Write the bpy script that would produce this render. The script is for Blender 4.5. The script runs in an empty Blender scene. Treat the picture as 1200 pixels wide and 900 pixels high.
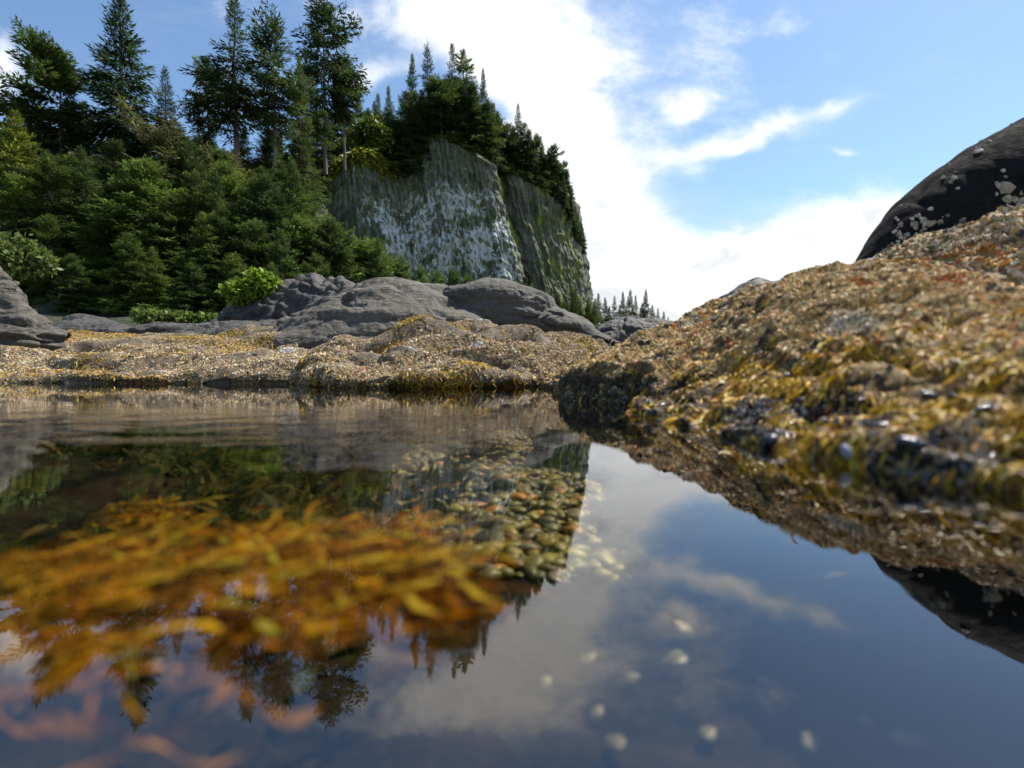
import bpy, math, random
import numpy as np
from mathutils import Vector
PI = math.pi
rng = np.random.default_rng(11)
random.seed(5)
scene = bpy.context.scene
COL = scene.collection

# ------------------------------------------------------------------ camera
CAM_H, PITCH, FPX = 0.15, math.radians(-1.87), 600.0
def P(px, py, Y):
    """world point seen at photo pixel (px,py) of the 1200x900 photograph, at distance Y ahead"""
    dx, dz = (px-600.0)/FPX, (450.0-py)/FPX
    c, s = math.cos(PITCH), math.sin(PITCH)
    y, z = c - dz*s, s + dz*c
    return np.array([dx/y*Y, Y, CAM_H + z/y*Y])
def W(px, Y, z):
    p = P(px, 431, Y); p[2] = z; return p
def pix(pts):
    pts = np.atleast_2d(pts)
    c, s = math.cos(PITCH), math.sin(PITCH)
    y, z = pts[:,1], pts[:,2]-CAM_H
    d = np.maximum(c*y + s*z, 1e-3); v = -s*y + c*z
    return 600+FPX*pts[:,0]/d, 450-FPX*v/d, d

cam_d = bpy.data.cameras.new('camera'); cam = bpy.data.objects.new('camera', cam_d); COL.objects.link(cam)
cam.location = (0, 0, CAM_H); cam.rotation_euler = (PI/2+PITCH, 0, 0)
cam_d.sensor_width = 36; cam_d.lens = 18; cam_d.clip_start = 0.01; cam_d.clip_end = 8000
cam_d.dof.use_dof = True; cam_d.dof.focus_distance = 8.0; cam_d.dof.aperture_fstop = 1.7
scene.camera = cam

# ------------------------------------------------------------------ tagging / objects
def tag(o, label=None, cat=None, group=None, kind=None):
    if label: o['label'] = label
    if cat: o['category'] = cat
    if group: o['group'] = group
    if kind: o['kind'] = kind
    return o
def empty(name, loc, label, cat, group=None):
    o = bpy.data.objects.new(name, None); o.empty_display_size = .1
    COL.objects.link(o); o.location = tuple(float(v) for v in loc)
    return tag(o, label, cat, group)
def link(name, me, parent=None):
    o = bpy.data.objects.new(name, me); COL.objects.link(o)
    if parent: o.parent = parent
    return o
def make_mesh(name, v, quads=None, tris=None, mat=None, col=None, uv=None, smooth=True):
    v = np.asarray(v, np.float32).reshape(-1, 3)
    q = np.zeros((0,4), np.int32) if quads is None else np.asarray(quads, np.int32).reshape(-1,4)
    t = np.zeros((0,3), np.int32) if tris is None else np.asarray(tris, np.int32).reshape(-1,3)
    me = bpy.data.meshes.new(name)
    me.vertices.add(len(v)); me.vertices.foreach_set('co', v.ravel())
    loops = np.concatenate([q.ravel(), t.ravel()]).astype(np.int32)
    me.loops.add(len(loops)); me.loops.foreach_set('vertex_index', loops)
    n = len(q)+len(t); me.polygons.add(n)
    tot = np.concatenate([np.full(len(q),4), np.full(len(t),3)])
    st = np.concatenate([[0], np.cumsum(tot)[:-1]]).astype(np.int32) if n else np.zeros(0, np.int32)
    me.polygons.foreach_set('loop_start', st)
    if uv is not None:
        l = me.uv_layers.new(name='UVMap'); l.data.foreach_set('uv', np.asarray(uv, np.float32)[loops].ravel())
    me.update(calc_edges=True); me.validate()
    me.polygons.foreach_set('use_smooth', np.full(len(me.polygons), smooth, dtype=bool))
    if col is not None:
        a = me.color_attributes.new('Tint', 'FLOAT_COLOR', 'POINT')
        c = np.ones((len(v),4), np.float32); c[:,:3] = col; a.data.foreach_set('color', c.ravel())
    if mat: me.materials.append(mat)
    return me

# ------------------------------------------------------------------ numpy noise
_perm = np.random.default_rng(3).permutation(512).astype(np.int64)
_grad = np.random.default_rng(4).normal(size=(512,3)); _grad /= np.linalg.norm(_grad, axis=1)[:,None]
def _h(i,j,k): return _perm[(_perm[(_perm[i & 511]+j) & 511]+k) & 511]
def perlin(p):
    p = np.asarray(p, float); i = np.floor(p).astype(np.int64); f = p-i
    u = f*f*f*(f*(f*6-15)+10); r = 0
    for a in (0,1):
        for b in (0,1):
            for c in (0,1):
                g = _grad[_h(i[...,0]+a, i[...,1]+b, i[...,2]+c)]
                d = g[...,0]*(f[...,0]-a)+g[...,1]*(f[...,1]-b)+g[...,2]*(f[...,2]-c)
                r = r + d*(u[...,0] if a else 1-u[...,0])*(u[...,1] if b else 1-u[...,1])*(u[...,2] if c else 1-u[...,2])
    return r*1.5
def fbm(p, oct=4, lac=2.03, gain=.5):
    p = np.asarray(p, float); r = 0; a = 1
    for o in range(oct): r = r + a*perlin(p+o*17.3); p = p*lac; a *= gain
    return r
def ridged(p, oct=3):
    p = np.asarray(p, float); r = 0; a = 1
    for o in range(oct): r = r + a*(1-np.abs(perlin(p+o*9.1))*2); p = p*2.1; a *= .5
    return r
def sstep(a, b, x):
    t = np.clip((x-a)/(b-a), 0, 1); return t*t*(3-2*t)
def norm(v): return v/np.maximum(np.linalg.norm(v, axis=-1, keepdims=True), 1e-9)

# ------------------------------------------------------------------ node helper
class NT:
    def __init__(self, tree): self.t = tree
    def n(self, typ, **kw):
        o = self.t.nodes.new(typ)
        for k, v in kw.items(): setattr(o, k, v)
        return o
    def l(self, a, b): self.t.links.new(a, b)
    def put(self, s, v):
        if hasattr(v, 'is_output'): self.l(v, s)
        elif v is not None: s.default_value = v
    def m(self, op, a, b=None, c=None, clamp=False):
        o = self.n('ShaderNodeMath', operation=op); o.use_clamp = clamp
        for i, x in enumerate((a, b, c)):
            if x is not None: self.put(o.inputs[i], x)
        return o.outputs[0]
    def noise(self, vec, scale, detail=4, rough=.5, dist=0, out='Fac'):
        o = self.n('ShaderNodeTexNoise'); self.put(o.inputs['Vector'], vec)
        o.inputs['Scale'].default_value = scale; o.inputs['Detail'].default_value = detail
        o.inputs['Roughness'].default_value = rough; o.inputs['Distortion'].default_value = dist
        return o.outputs[out]
    def vor(self, vec, scale, feature='F1', out='Distance', rand=1):
        o = self.n('ShaderNodeTexVoronoi', feature=feature); self.put(o.inputs['Vector'], vec)
        o.inputs['Scale'].default_value = scale; o.inputs['Randomness'].default_value = rand
        return o.outputs[out]
    def ramp(self, fac, stops, interp='LINEAR'):
        o = self.n('ShaderNodeValToRGB'); r = o.color_ramp; r.interpolation = interp
        while len(r.elements) < len(stops): r.elements.new(.5)
        for e, (p, c) in zip(r.elements, stops):
            e.position = p; e.color = (c, c, c, 1) if isinstance(c, (int, float)) else (*c, 1)
        self.put(o.inputs[0], fac); return o.outputs['Color']
    def mix(self, fac, a, b, mode='MIX'):
        o = self.n('ShaderNodeMix', data_type='RGBA', blend_type=mode)
        self.put(o.inputs[0], fac)
        for s, x in ((o.inputs[6], a), (o.inputs[7], b)):
            if hasattr(x, 'is_output'): self.l(x, s)
            else: s.default_value = (*x, 1) if len(x) == 3 else x
        return o.outputs[2]
    def mapr(self, x, a, b, lo=0., hi=1., smooth=True):
        o = self.n('ShaderNodeMapRange', interpolation_type='SMOOTHSTEP' if smooth else 'LINEAR')
        self.put(o.inputs[0], x)
        for i, q in enumerate((a, b, lo, hi)): o.inputs[i+1].default_value = q
        return o.outputs[0]
    def scale(self, vec, s):
        o = self.n('ShaderNodeMapping'); self.l(vec, o.inputs[0]); o.inputs['Scale'].default_value = s; return o.outputs[0]
    def bump(self, h, dist, strength=1., normal=None):
        o = self.n('ShaderNodeBump'); self.put(o.inputs['Height'], h)
        o.inputs['Distance'].default_value = dist; o.inputs['Strength'].default_value = strength
        if normal is not None: self.l(normal, o.inputs['Normal'])
        return o.outputs[0]
def material(name):
    m = bpy.data.materials.new(name); m.use_nodes = True; m.node_tree.nodes.clear()
    N = NT(m.node_tree); out = N.n('ShaderNodeOutputMaterial'); return m, N, out
def principled(N, out, color, rough=.7, normal=None, spec=.5, coat=0):
    b = N.n('ShaderNodeBsdfPrincipled'); N.put(b.inputs['Base Color'], color if hasattr(color,'is_output') else (*color,1))
    N.put(b.inputs['Roughness'], rough); N.put(b.inputs['Specular IOR Level'], spec); b.inputs['Coat Weight'].default_value = coat
    b.inputs['Coat Roughness'].default_value = .15
    if normal is not None: N.l(normal, b.inputs['Normal'])
    if out: N.l(b.outputs[0], out.inputs[0])
    return b
def pos(N): return N.n('ShaderNodeNewGeometry').outputs['Position']

# ---- materials
def rock_material(name, lo, hi, lichen=None, lich_amt=.0, scale=1., rough=.75, bump=.02, streak=(1,1,2.5), spec=.4, cracks=True):
    m, N, out = material(name); p = pos(N)
    ps = N.scale(p, streak)
    n1 = N.noise(ps, 1.3*scale, 6, .6, .4); n2 = N.noise(p, 14*scale, 5, .65); n3 = N.noise(p, 70*scale, 3, .6)
    c = N.mix(N.mapr(n1, .32, .68), lo, hi)
    c = N.mix(N.mapr(n2, .45, .75), c, tuple(x*1.45 for x in hi))
    c = N.mix(N.m('MULTIPLY', N.mapr(n3, .5, .72), .6), c, tuple(x*.45 for x in lo))
    if lichen:
        lm = N.m('MULTIPLY', N.mapr(N.noise(p, 3.2*scale, 6, .7, .8), .62-lich_amt, .70-lich_amt), N.mapr(N.noise(p, 26*scale, 3, .6), .35, .6))
        c = N.mix(lm, c, lichen)
    h = N.m('ADD', N.m('MULTIPLY', n1, 2.), N.m('ADD', N.m('MULTIPLY', n2, .8), N.m('MULTIPLY', n3, .3)))
    if cracks:
        cr = N.mapr(N.vor(N.scale(p, (1,1,2.2)), 1.7*scale, 'DISTANCE_TO_EDGE'), 0, .05)
        h = N.m('ADD', h, N.m('MULTIPLY', cr, .25))
    principled(N, out, c, N.mapr(n2, .3, .7, rough-.12, rough+.1), N.bump(h, bump), spec)
    return m
M = {}
M['grey_rock'] = rock_material('grey_rock', (.040,.037,.033), (.088,.082,.072), (.22,.205,.18), .0, 1.0, .85, .03, (.4,.5,3.5))
M['tan_rock'] = rock_material('tan_rock', (.050,.045,.038), (.112,.10,.083), (.24,.22,.19), .0, 1.2, .85, .03, (.4,.5,3.5))
M['dark_rock'] = rock_material('dark_rock', (.028,.027,.026), (.075,.07,.064), (.2,.19,.17), -.04, 1., .75, .03)
M['black_rock'] = rock_material('black_rock', (.006,.0062,.0065), (.016,.016,.0165), None, 0, 1.3, .9, .012, spec=.03, cracks=False)
M['shore_rock'] = rock_material('shore_rock', (.030,.024,.016), (.16,.12,.075), (.42,.39,.34), .03, 4., .8, .015, (1,1,1), cracks=False)
M['near_rock'] = rock_material('near_rock', (.08,.052,.022), (.34,.23,.10), (.45,.36,.24), -.04, 6., .75, .008, (1,1,1), cracks=False, spec=.2)
_t = NT(M['near_rock'].node_tree); _b = [n for n in _t.t.nodes if n.type == 'BSDF_PRINCIPLED'][0]; _c = _b.inputs['Base Color'].links[0].from_socket
_s = _t.n('ShaderNodeSeparateXYZ'); _t.l(pos(_t), _s.inputs[0])      # dark wet tide band below the dry tan zone
_t.l(_t.mix(_t.mapr(_t.m('ADD', _s.outputs[2], _t.m('MULTIPLY', _t.noise(pos(_t), 5., 3), .12)), .14, .24), (.013,.010,.006), _c), _b.inputs['Base Color'])

def tint_material(name, rough=.6, spec=.4, trans=0., coat=0., noise_scale=40, var=.35, bump=0):
    m, N, out = material(name)
    a = N.n('ShaderNodeAttribute', attribute_name='Tint').outputs['Color']
    if name == 'needles':
        a = N.mix(1., a, N.ramp(N.n('ShaderNodeObjectInfo').outputs['Random'], [(0,(.62,.74,.80)),(.35,(.95,.95,.95)),(.7,(1.1,1.15,.9)),(1,(1.22,1.14,.9))]), 'MULTIPLY')
    p = pos(N); n = N.noise(p, noise_scale, 3, .6)
    c = N.mix(1., a, N.ramp(n, [(.25, 1-var), (.75, 1+var)]), 'MULTIPLY')
    nrm = N.bump(n, bump) if bump else None
    b = principled(N, None, c, rough, nrm, spec, coat)
    if trans:
        t = N.n('ShaderNodeBsdfTranslucent'); N.l(c, t.inputs[0])
        mx = N.n('ShaderNodeMixShader'); mx.inputs[0].default_value = trans
        N.l(b.outputs[0], mx.inputs[1]); N.l(t.outputs[0], mx.inputs[2]); N.l(mx.outputs[0], out.inputs[0])
    else: N.l(b.outputs[0], out.inputs[0])
    return m
M['barnacle'] = tint_material('barnacle', .75, .25, 0, 0, 160, .4)
M['wet'] = tint_material('wet_shell_bits', .10, .8, 0, 0, 160, .4)
M['weed'] = tint_material('rockweed', .5, .3, .2, .0, 60, .3)
M['kelp'] = tint_material('kelp', .6, .15, .45, .0, 30, .35)
M['needles'] = tint_material('needles', .6, .3, .5, 0, .35, .45)
M['leaf'] = tint_material('leaf', .5, .35, .4, 0, 2., .3)
M['pebble'] = tint_material('pebble', .5, .5, 0, 0, 60, .35)
M['bark'] = rock_material('bark', (.05,.042,.035), (.16,.135,.115), (.3,.3,.28), -.02, 1.2, .85, .05, (1,1,.15), cracks=False)
M['mussel'] = rock_material('mussel', (.006,.010,.022), (.02,.035,.075), None, 0, 30., .22, .0006, (1,1,1), spec=.6, cracks=False)

# ------------------------------------------------------------------ lofted rocks
def crm(C, n):
    """Catmull-Rom resample control array C (k,...) to n samples along axis 0"""
    C = np.asarray(C, float); k = len(C); t = np.linspace(0, k-1, n); i = np.minimum(t.astype(int), k-2); f = (t-i)
    g = lambda j: C[np.clip(j, 0, k-1)]
    f = f.reshape((-1,)+(1,)*(C.ndim-1))
    p0 = np.where((i-1 < 0).reshape(f.shape), 2*g(i)-g(i+1), g(i-1)); p3 = np.where((i+2 > k-1).reshape(f.shape), 2*g(i+1)-g(i), g(i+2))
    p1, p2 = g(i), g(i+1)
    return .5*((2*p1)+(-p0+p2)*f+(2*p0-5*p1+4*p2-p3)*f*f+(-p0+3*p1-3*p2+p3)*f**3)
def grid_normals(G):
    n = norm(np.cross(np.gradient(G, axis=0), np.gradient(G, axis=1)))
    n[n[...,2].mean() < 0] *= 1
    return n if n[...,2].mean() > 0 else -n
def loft(ctrl, ns, nt):
    C = np.asarray(ctrl, float)                      # rows (s) x cols (t) x 3
    G = crm(C, ns); G = np.swapaxes(crm(np.swapaxes(G,0,1), nt), 0, 1)
    return G
def displace(G, layers):
    n = grid_normals(G); d = 0
    for kind, amp, sc in layers:
        sc = np.asarray(sc, float)
        if kind == 'fbm': d = d + amp*fbm(G*sc, 4)
        elif kind == 'lump': d = d + amp*(np.abs(perlin(G*sc))*2-.6)
        elif kind == 'ridge': d = d - amp*np.clip(ridged(G*sc, 2)-1.05, 0, 1)
        elif kind == 'crack':
            d = d - amp*np.exp(-(perlin(G*sc+.3*fbm(G*sc*2,2)[...,None]+5)/.05)**2)*sstep(-.3,.2,perlin(G*sc*.6+9))
        elif kind == 'strata':
            w = G[...,2]*sc[2]+.35*fbm(G*sc[0], 3); f = w-np.floor(w); d = d + amp*(sstep(0,.25,f)-f)
    return G + n*d[...,None]
def grid_mesh(name, G, mat, uv=None):
    a, b = G.shape[:2]; idx = np.arange(a*b).reshape(a,b)
    q = np.stack([idx[:-1,:-1], idx[1:,:-1], idx[1:,1:], idx[:-1,1:]], -1).reshape(-1,4)
    n = np.cross(G[1:,:-1]-G[:-1,:-1], G[:-1,1:]-G[:-1,:-1])
    if n[...,2].sum() < 0: q = q[:, ::-1]
    return make_mesh(name, G.reshape(-1,3), q, mat=mat, uv=uv)
def scatter(G, n, dens=None, r=rng):
    """n random points on the grid surface with normals; dens(centres, normals)->weight"""
    N_ = grid_normals(G); c = .25*(G[:-1,:-1]+G[1:,:-1]+G[1:,1:]+G[:-1,1:])
    ar = np.linalg.norm(np.cross(G[1:,:-1]-G[:-1,:-1], G[:-1,1:]-G[:-1,:-1]), axis=-1)
    cn = N_[:-1,:-1]; w = ar if dens is None else ar*dens(c, cn)
    w = np.clip(w, 0, None).ravel(); k = r.choice(len(w), n, p=w/w.sum())
    i, j = np.unravel_index(k, c.shape[:2]); u, v = r.random(n)[:,None], r.random(n)[:,None]
    p = (G[i,j]*(1-u)+G[i+1,j]*u)*(1-v)+(G[i,j+1]*(1-u)+G[i+1,j+1]*u)*v
    return p, cn[i,j]
def frames(n, r=rng):
    a = norm(r.normal(size=n.shape)); t = norm(np.cross(n, a)); return t, np.cross(n, t)
def barnacle_mesh(name, p, n, rad, col, K=6, hgt=.55, r=rng):
    m = len(p); n = norm(n+r.normal(size=n.shape)*.14); t, b = frames(n, r)
    ang = np.linspace(0, 2*PI, K, endpoint=False)[None,:,None]+r.random((m,1,1))*6
    ring = np.cos(ang)*t[:,None]+np.sin(ang)*b[:,None]
    rad = rad[:,None,None]; jit = 1+.25*r.normal(size=(m,K,1)); h = rad*hgt*r.uniform(.6,1.3,(m,1,1))
    base = p[:,None]+ring*rad*jit-n[:,None]*rad*.25
    top = p[:,None]+ring*rad*.52*jit+n[:,None]*h*(1+.15*r.normal(size=(m,K,1)))
    pit = p[:,None]+n[:,None]*h*.35
    V = np.concatenate([base, top, pit], 1); s = 2*K+1
    o = (np.arange(m)*s)[:,None]; k = np.arange(K); k2 = (k+1) % K
    q = np.stack([k, k2, k2+K, k+K], -1)[None]+o[:,:,None]; tr = np.stack([k+K, k2+K, np.full(K, 2*K)], -1)[None]+o[:,:,None]
    c = np.repeat(col[:,None], s, 1)
    return make_mesh(name, V, q, tr, M['barnacle'], c.reshape(-1,3), smooth=False)
def palette(cols, n, w=None, var=.18, r=rng):
    cols = np.asarray(cols, float); w = None if w is None else np.asarray(w)/np.sum(w)
    c = cols[r.choice(len(cols), n, p=w)]
    return np.clip(c*(1+r.normal(size=(n,1))*var)*(1+r.normal(size=(n,3))*.06), .004, .95)
def frond_mesh(name, p, n, d, L, wid, col, mat, seg=4, lift=.35, wave=.25, r=rng, gravity=0., fork=True):
    """flat ribbons starting at p, running along d and lifting along n"""
    m = len(p); d = norm(d); side = norm(np.cross(n, d)); side = norm(side+.5*r.normal(size=(m,1))*n)
    t = np.linspace(0, 1, seg+1)[None,:,None]; L_ = L[:,None,None]
    ph = r.random((m,1,1))*6.3; ax = r.normal(size=(m,1,1))*.35
    c = p[:,None]+d[:,None]*t*L_+n[:,None]*(lift*L_*(t-t*t*.8)*r.uniform(.3,1.,(m,1,1)))+np.cross(n, d)[:,None]*(L_*(ax*t*t+wave*.3*np.sin(t*5+ph)*t))
    c[...,2] -= (gravity*L_*t*t)[...,0]
    prof = np.array([.55]+[1.]*(seg-1)+[.35]); prof = prof[None,:,None]
    w = wid[:,None,None]*prof*(1+.3*np.sin(t*9+ph))*.5
    tw = side[:,None]*np.cos(.9*np.sin(t*4+ph))+n[:,None]*np.sin(.9*np.sin(t*4+ph))
    V = np.stack([c-tw*w, c+tw*w], 2)                # m, seg+1, 2, 3
    s = (seg+1)*2; o = (np.arange(m)*s)[:,None,None]; k = np.arange(seg)[:,None]
    q = np.concatenate([2*k, 2*k+1, 2*k+3, 2*k+2], 1)[None]+o
    return make_mesh(name, V, q, None, mat, np.repeat(col, s, 0))

def ridge_rows(cols, foot=(.5,-.3), back=(1.0,-.5), mids=((.12,.42),(.5,.82)), foot_in=True):
    """cols: list of (front point, crest point). Builds rows foot, front, mids.., crest, back"""
    rows = []
    for F, C in cols:
        F, C = np.asarray(F, float), np.asarray(C, float); d = C-F; d[2] = 0; dl = np.linalg.norm(d); d = d/max(dl, 1e-6)
        f0 = F-d*foot[0]*.2; f0[2] = F[2]+foot[1]
        r = [f0, F]
        for a, b in mids:
            q = F+(C-F)*a; q[2] = F[2]+(C[2]-F[2])*b; r.append(q)
        r.append(C)
        b1 = C+d*back[0]*.45; b1[2] = C[2]-.12*abs(back[1]); b2 = C+d*back[0]; b2[2] = C[2]-abs(back[1])
        r += [b1, b2]; rows.append(r)
    return rows

ROCKS = {}
def rock(name, label, cols, mat, ns, nt, layers, cat='rock', **kw):
    G = displace(loft(ridge_rows(cols, **kw), ns, nt), layers)
    c = G.reshape(-1,3).mean(0)
    root = empty(name, (c[0], c[1], 0), label, cat)
    o = link('rock_body', grid_mesh(name, G-np.array([c[0],c[1],0]), mat), root)
    return root, G, np.array([c[0], c[1], 0])

# ---- R1: near barnacled rock on the right bank
def R1rows():
    spec = [  # waterline x,y ; steep height ; crest
        ((.16,4.3), .02, P(628,449,4.4)), ((.26,3.6), .04, P(680,427,3.9)), ((.27,2.9), .10, P(738,405,3.4)),
        ((.25,2.35), .16, P(795,381,3.0)), ((.37,2.13), .19, P(835,358,2.8)), ((.52,1.97), .17, P(872,345,2.6)), ((.40,1.66), .06, P(920,330,2.35)),
        ((.41,1.35), .065, P(1010,311,1.95)), ((.46,1.05), .065, P(1100,318,1.62)), ((.53,.80), .06, P(1200,334,1.34)),
        ((.62,.5), .055, (1.36,.95,.34)), ((.78,.1), .05, (1.5,.35,.3)), ((1.0,-.5), .05, (1.7,-.3,.2))]
    rows = []
    for ri, ((wx, wy), hs, C) in enumerate(spec):
        Wl = np.array([wx, wy, 0.]); C = np.asarray(C, float); d = C-Wl; d[2] = 0
        f = Wl-norm(d)*.03; f[2] = -.34
        s0 = Wl-norm(d)*.0; k1, k2 = ((.05,.8),(.14,1.)) if ri < 6 else ((.09,.50),(.27,1.9)); s1 = Wl+d*k1[0]; s1[2] = hs*k1[1]; s2 = Wl+d*k2[0]; s2[2] = hs*k2[1]
        m = Wl+d*.58; m[2] = hs+(C[2]-hs)*(.60 if ri < 6 else .66)
        b = C+norm(d)*.45; b[2] = C[2]-.06; b2 = C+norm(d)*1.1; b2[2] = -.3
        rows.append([f, s0, s1, s2, m, C, b, b2])
    return rows
G_R1 = displace(loft(R1rows(), 460, 300), [('fbm', .030, 3.2), ('lump', .022, 7.), ('ridge', .035, (3.,3.,6.)), ('crack', .03, (2.2,2.2,4.)), ('fbm', .010, 16.)])
r1 = empty('barnacled_rock', (1.0,1.5,0), 'large sunlit barnacle crusted rock sloping into the right side of the pool', 'rock')
off = np.array([1.0,1.5,0]); link('rock_body', grid_mesh('near_rock_body', G_R1-off, M['near_rock']), r1)
NB = norm
def weed_zone(c):   # 1 low on the rock near the water, 0 on the crown
    return sstep(.30, .10, c[...,2]+.10*fbm(c*4.,3)+.05*(c[...,1]-1.2))*sstep(2.0, 1.65, c[...,1])
def wpatch(c): return sstep(-.05, .2, fbm(c*np.array([9.,9.,13.])+5, 3))
nb = 90000
p, n = scatter(G_R1, nb, lambda c, n: sstep(-.02,.01,c[...,2])*sstep(-1.,.2,c[...,1])*(1-.70*weed_zone(c))/(.4+.55*np.clip(c[...,1],0,9)))
rad = np.exp(rng.normal(np.log(.0047), .36, nb))*(.8+.25*np.clip(p[:,1],0,4))
colb = palette([(.56,.38,.18),(.47,.30,.11),(.60,.46,.27),(.32,.20,.07),(.11,.07,.03)], nb, [4,4,1.6,2.,1.])
rd = (fbm(p*7.+31, 3) > .60) & (p[:,2] > .12); colb[rd] = palette([(.42,.12,.03),(.35,.16,.04)], int(rd.sum()))
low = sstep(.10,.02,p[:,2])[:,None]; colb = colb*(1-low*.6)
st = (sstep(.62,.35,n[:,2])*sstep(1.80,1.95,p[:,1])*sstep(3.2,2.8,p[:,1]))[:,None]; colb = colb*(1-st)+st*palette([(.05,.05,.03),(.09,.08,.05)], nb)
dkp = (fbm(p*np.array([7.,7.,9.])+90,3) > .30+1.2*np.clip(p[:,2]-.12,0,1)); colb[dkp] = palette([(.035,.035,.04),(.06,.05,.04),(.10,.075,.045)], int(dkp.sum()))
wh = (fbm(p*np.array([3.,3.,6.])+60,3) > .42) & (p[:,2] > .24); colb[wh] = palette([(.52,.43,.31),(.45,.37,.26)], int(wh.sum()))
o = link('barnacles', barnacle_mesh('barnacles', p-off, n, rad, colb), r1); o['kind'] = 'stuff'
nw = 5000; p, n = scatter(G_R1, nw, lambda c, n: sstep(-.01,.0,c[...,2])*sstep(.07,.02,c[...,2]+.04*fbm(c*5,2))*sstep(.3,.5,c[...,1])*sstep(3.2,2.8,c[...,1])/np.clip(c[...,1],.5,9)**1.3)
o = link('wet_barnacles', barnacle_mesh('wet_barnacles', p-off, n, rng.uniform(.002,.0045,nw)*(.7+.4*p[:,1]), palette([(.10,.08,.06),(.2,.17,.14),(.04,.04,.05)], nw)), r1); o['kind'] = 'stuff'
o.data.materials[0] = M['wet']; o.data.polygons.foreach_set('use_smooth', np.ones(len(o.data.polygons), dtype=bool))
nf = 60000
p, n = scatter(G_R1, nf, lambda c, n: sstep(-.05,.0,c[...,2])*sstep(-1.,.2,c[...,1])*(weed_zone(c)*(.05+wpatch(c))+.035*wpatch(c))/(.3+.7*np.clip(c[...,1],0,9)**1.3))
down = np.array([0,0,-1.])-n*(-n[:,2:3]); down = norm(down+.6*frames(n)[0]*rng.normal(size=(nf,1))+.0)
L = rng.uniform(.012,.038,nf)*(.8+.3*np.clip(p[:,1],0,3)); wd = L*rng.uniform(.09,.15,nf)
colw = palette([(.46,.27,.012),(.56,.37,.02),(.30,.17,.012),(.12,.07,.012),(.38,.15,.015),(.55,.40,.12)], nf, [4,3,3,2.2,1.2,1.])
rd = fbm(p*9.+11, 3) > .66; colw[rd] = palette([(.38,.10,.03),(.30,.08,.02)], int(rd.sum()))
o = link('rockweed', frond_mesh('rockweed', p-off+n*.002, n, down, L, wd, colw, M['weed'], 4, .55, .4, gravity=.2), r1); o['kind'] = 'stuff'

# ---- S1: barnacled shelf, left far bank; S2: middle mound
S1cols = [((-7.4,4.2,0), (-9.5,7.2,.55)), ((-5.4,4.5,0), (-7.6,7.5,.62)), (W(0,4.75,0), P(-20,394,7.4)), (W(90,4.8,0), P(75,389,7.6)), (W(180,4.65,0), P(165,392,7.6)),
          (W(260,4.6,0), P(255,393,7.6)), (W(330,4.6,0), P(330,392,7.4)), (W(378,4.5,0), P(385,398,7.0)), (W(415,4.8,-.05), P(430,412,6.5)), (W(450,5.3,-.2), W(470,6.3,-.1))]
S1, G_S1, o1 = rock('barnacled_rock', 'low broad barnacle crusted shelf with golden weed along the left far bank', S1cols, M['shore_rock'], 420, 220,
    [('fbm', .07, (.9,.9,1.5)), ('lump', .09, (1.1,1.8,2.6)), ('fbm', .02, 6.), ('ridge', .24, (.5,1.,2.4)), ('strata', .05, (1.,1,5.))], mids=((.06,.16),(.45,.50)))
S2cols = [(W(345,4.6,-.2), W(345,5.6,-.1)), (W(375,3.95,0), P(378,405,5.6)), (W(420,3.6,0), P(425,398,5.5)), (W(480,3.55,0), P(500,387,5.4)), (W(540,3.65,0), P(560,383,5.4)),
          (W(590,3.8,0), P(615,390,5.5)), (W(630,4.0,0), P(660,398,5.6)), (W(660,4.2,0), P(705,404,5.8)), (W(720,4.6,-.1), P(760,418,6.)), (W(790,5.,-.3), W(800,6.2,-.2))]
S2, G_S2, o2 = rock('barnacled_rock', 'low barnacle crusted mound directly in front of the grey hump', S2cols, M['shore_rock'], 420, 220,
    [('fbm', .07, (1.,1.,1.5)), ('lump', .11, (1.5,2.,2.6)), ('fbm', .02, 7.), ('ridge', .24, (.7,1.2,2.4)), ('strata', .05, (1.2,1,5.))], mids=((.04,.20),(.42,.52)))
for root, G, oo, sd, wsc in ((S1, G_S1, o1, 3., 1.), (S2, G_S2, o2, 8., 1.)):
    front = lambda c, n: sstep(-.02,.02,c[...,2])*sstep(12.5,11.,np.linalg.norm(c[...,:2],axis=-1))*(.05+sstep(-.22,.05,fbm(c*np.array([1.2,2.,3.])+sd,3)))
    nb = 80000; p, n = scatter(G, nb, front)
    hi = sstep(.38,.62,p[:,2]+.12*fbm(p*1.2,2))
    rad = np.exp(rng.normal(np.log(.0085), .38, nb))*(1-.3*hi)
    colb = palette([(.48,.36,.21),(.38,.27,.14),(.54,.46,.34),(.22,.15,.08),(.08,.06,.04)], nb, [4,4,2.5,3,1.5])
    wh = fbm(p*np.array([2.3,2.3,5.])+sd*2,3) > .6; colb[wh] = palette([(.62,.60,.56),(.5,.48,.45)], int(wh.sum()))
    colb *= (1-.65*sstep(.09,.01,p[:,2]+.03*fbm(p*3,2)))[:,None]
    o = link('barnacles', barnacle_mesh('barnacles', p-oo, n, rad, colb, 5), root); o['kind'] = 'stuff'
    nf = 20000
    p, n = scatter(G, nf, lambda c, n: sstep(-.01,.02,c[...,2])*sstep(9.,7.6,c[...,1])*(.04+1.5*sstep(.12,.4,fbm(c*np.array([.8,1.3,2.])+sd*3,3))+.12*sstep(.16,.04,c[...,2])))
    down = norm(np.array([0,0,-1.])+n*n[:,2:3]+.9*frames(n)[0]*rng.normal(size=(nf,1)))
    L = rng.uniform(.02,.055,nf); colw = palette([(.42,.26,.02),(.50,.34,.05),(.30,.18,.03),(.20,.13,.03)], nf, [4,3,3,1.5])
    o = link('rockweed', frond_mesh('rockweed', p-oo+n*.003, n, down, L, L*.2, colw, M['weed'], 3, .22, .5, gravity=.05), root); o['kind'] = 'stuff'

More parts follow.
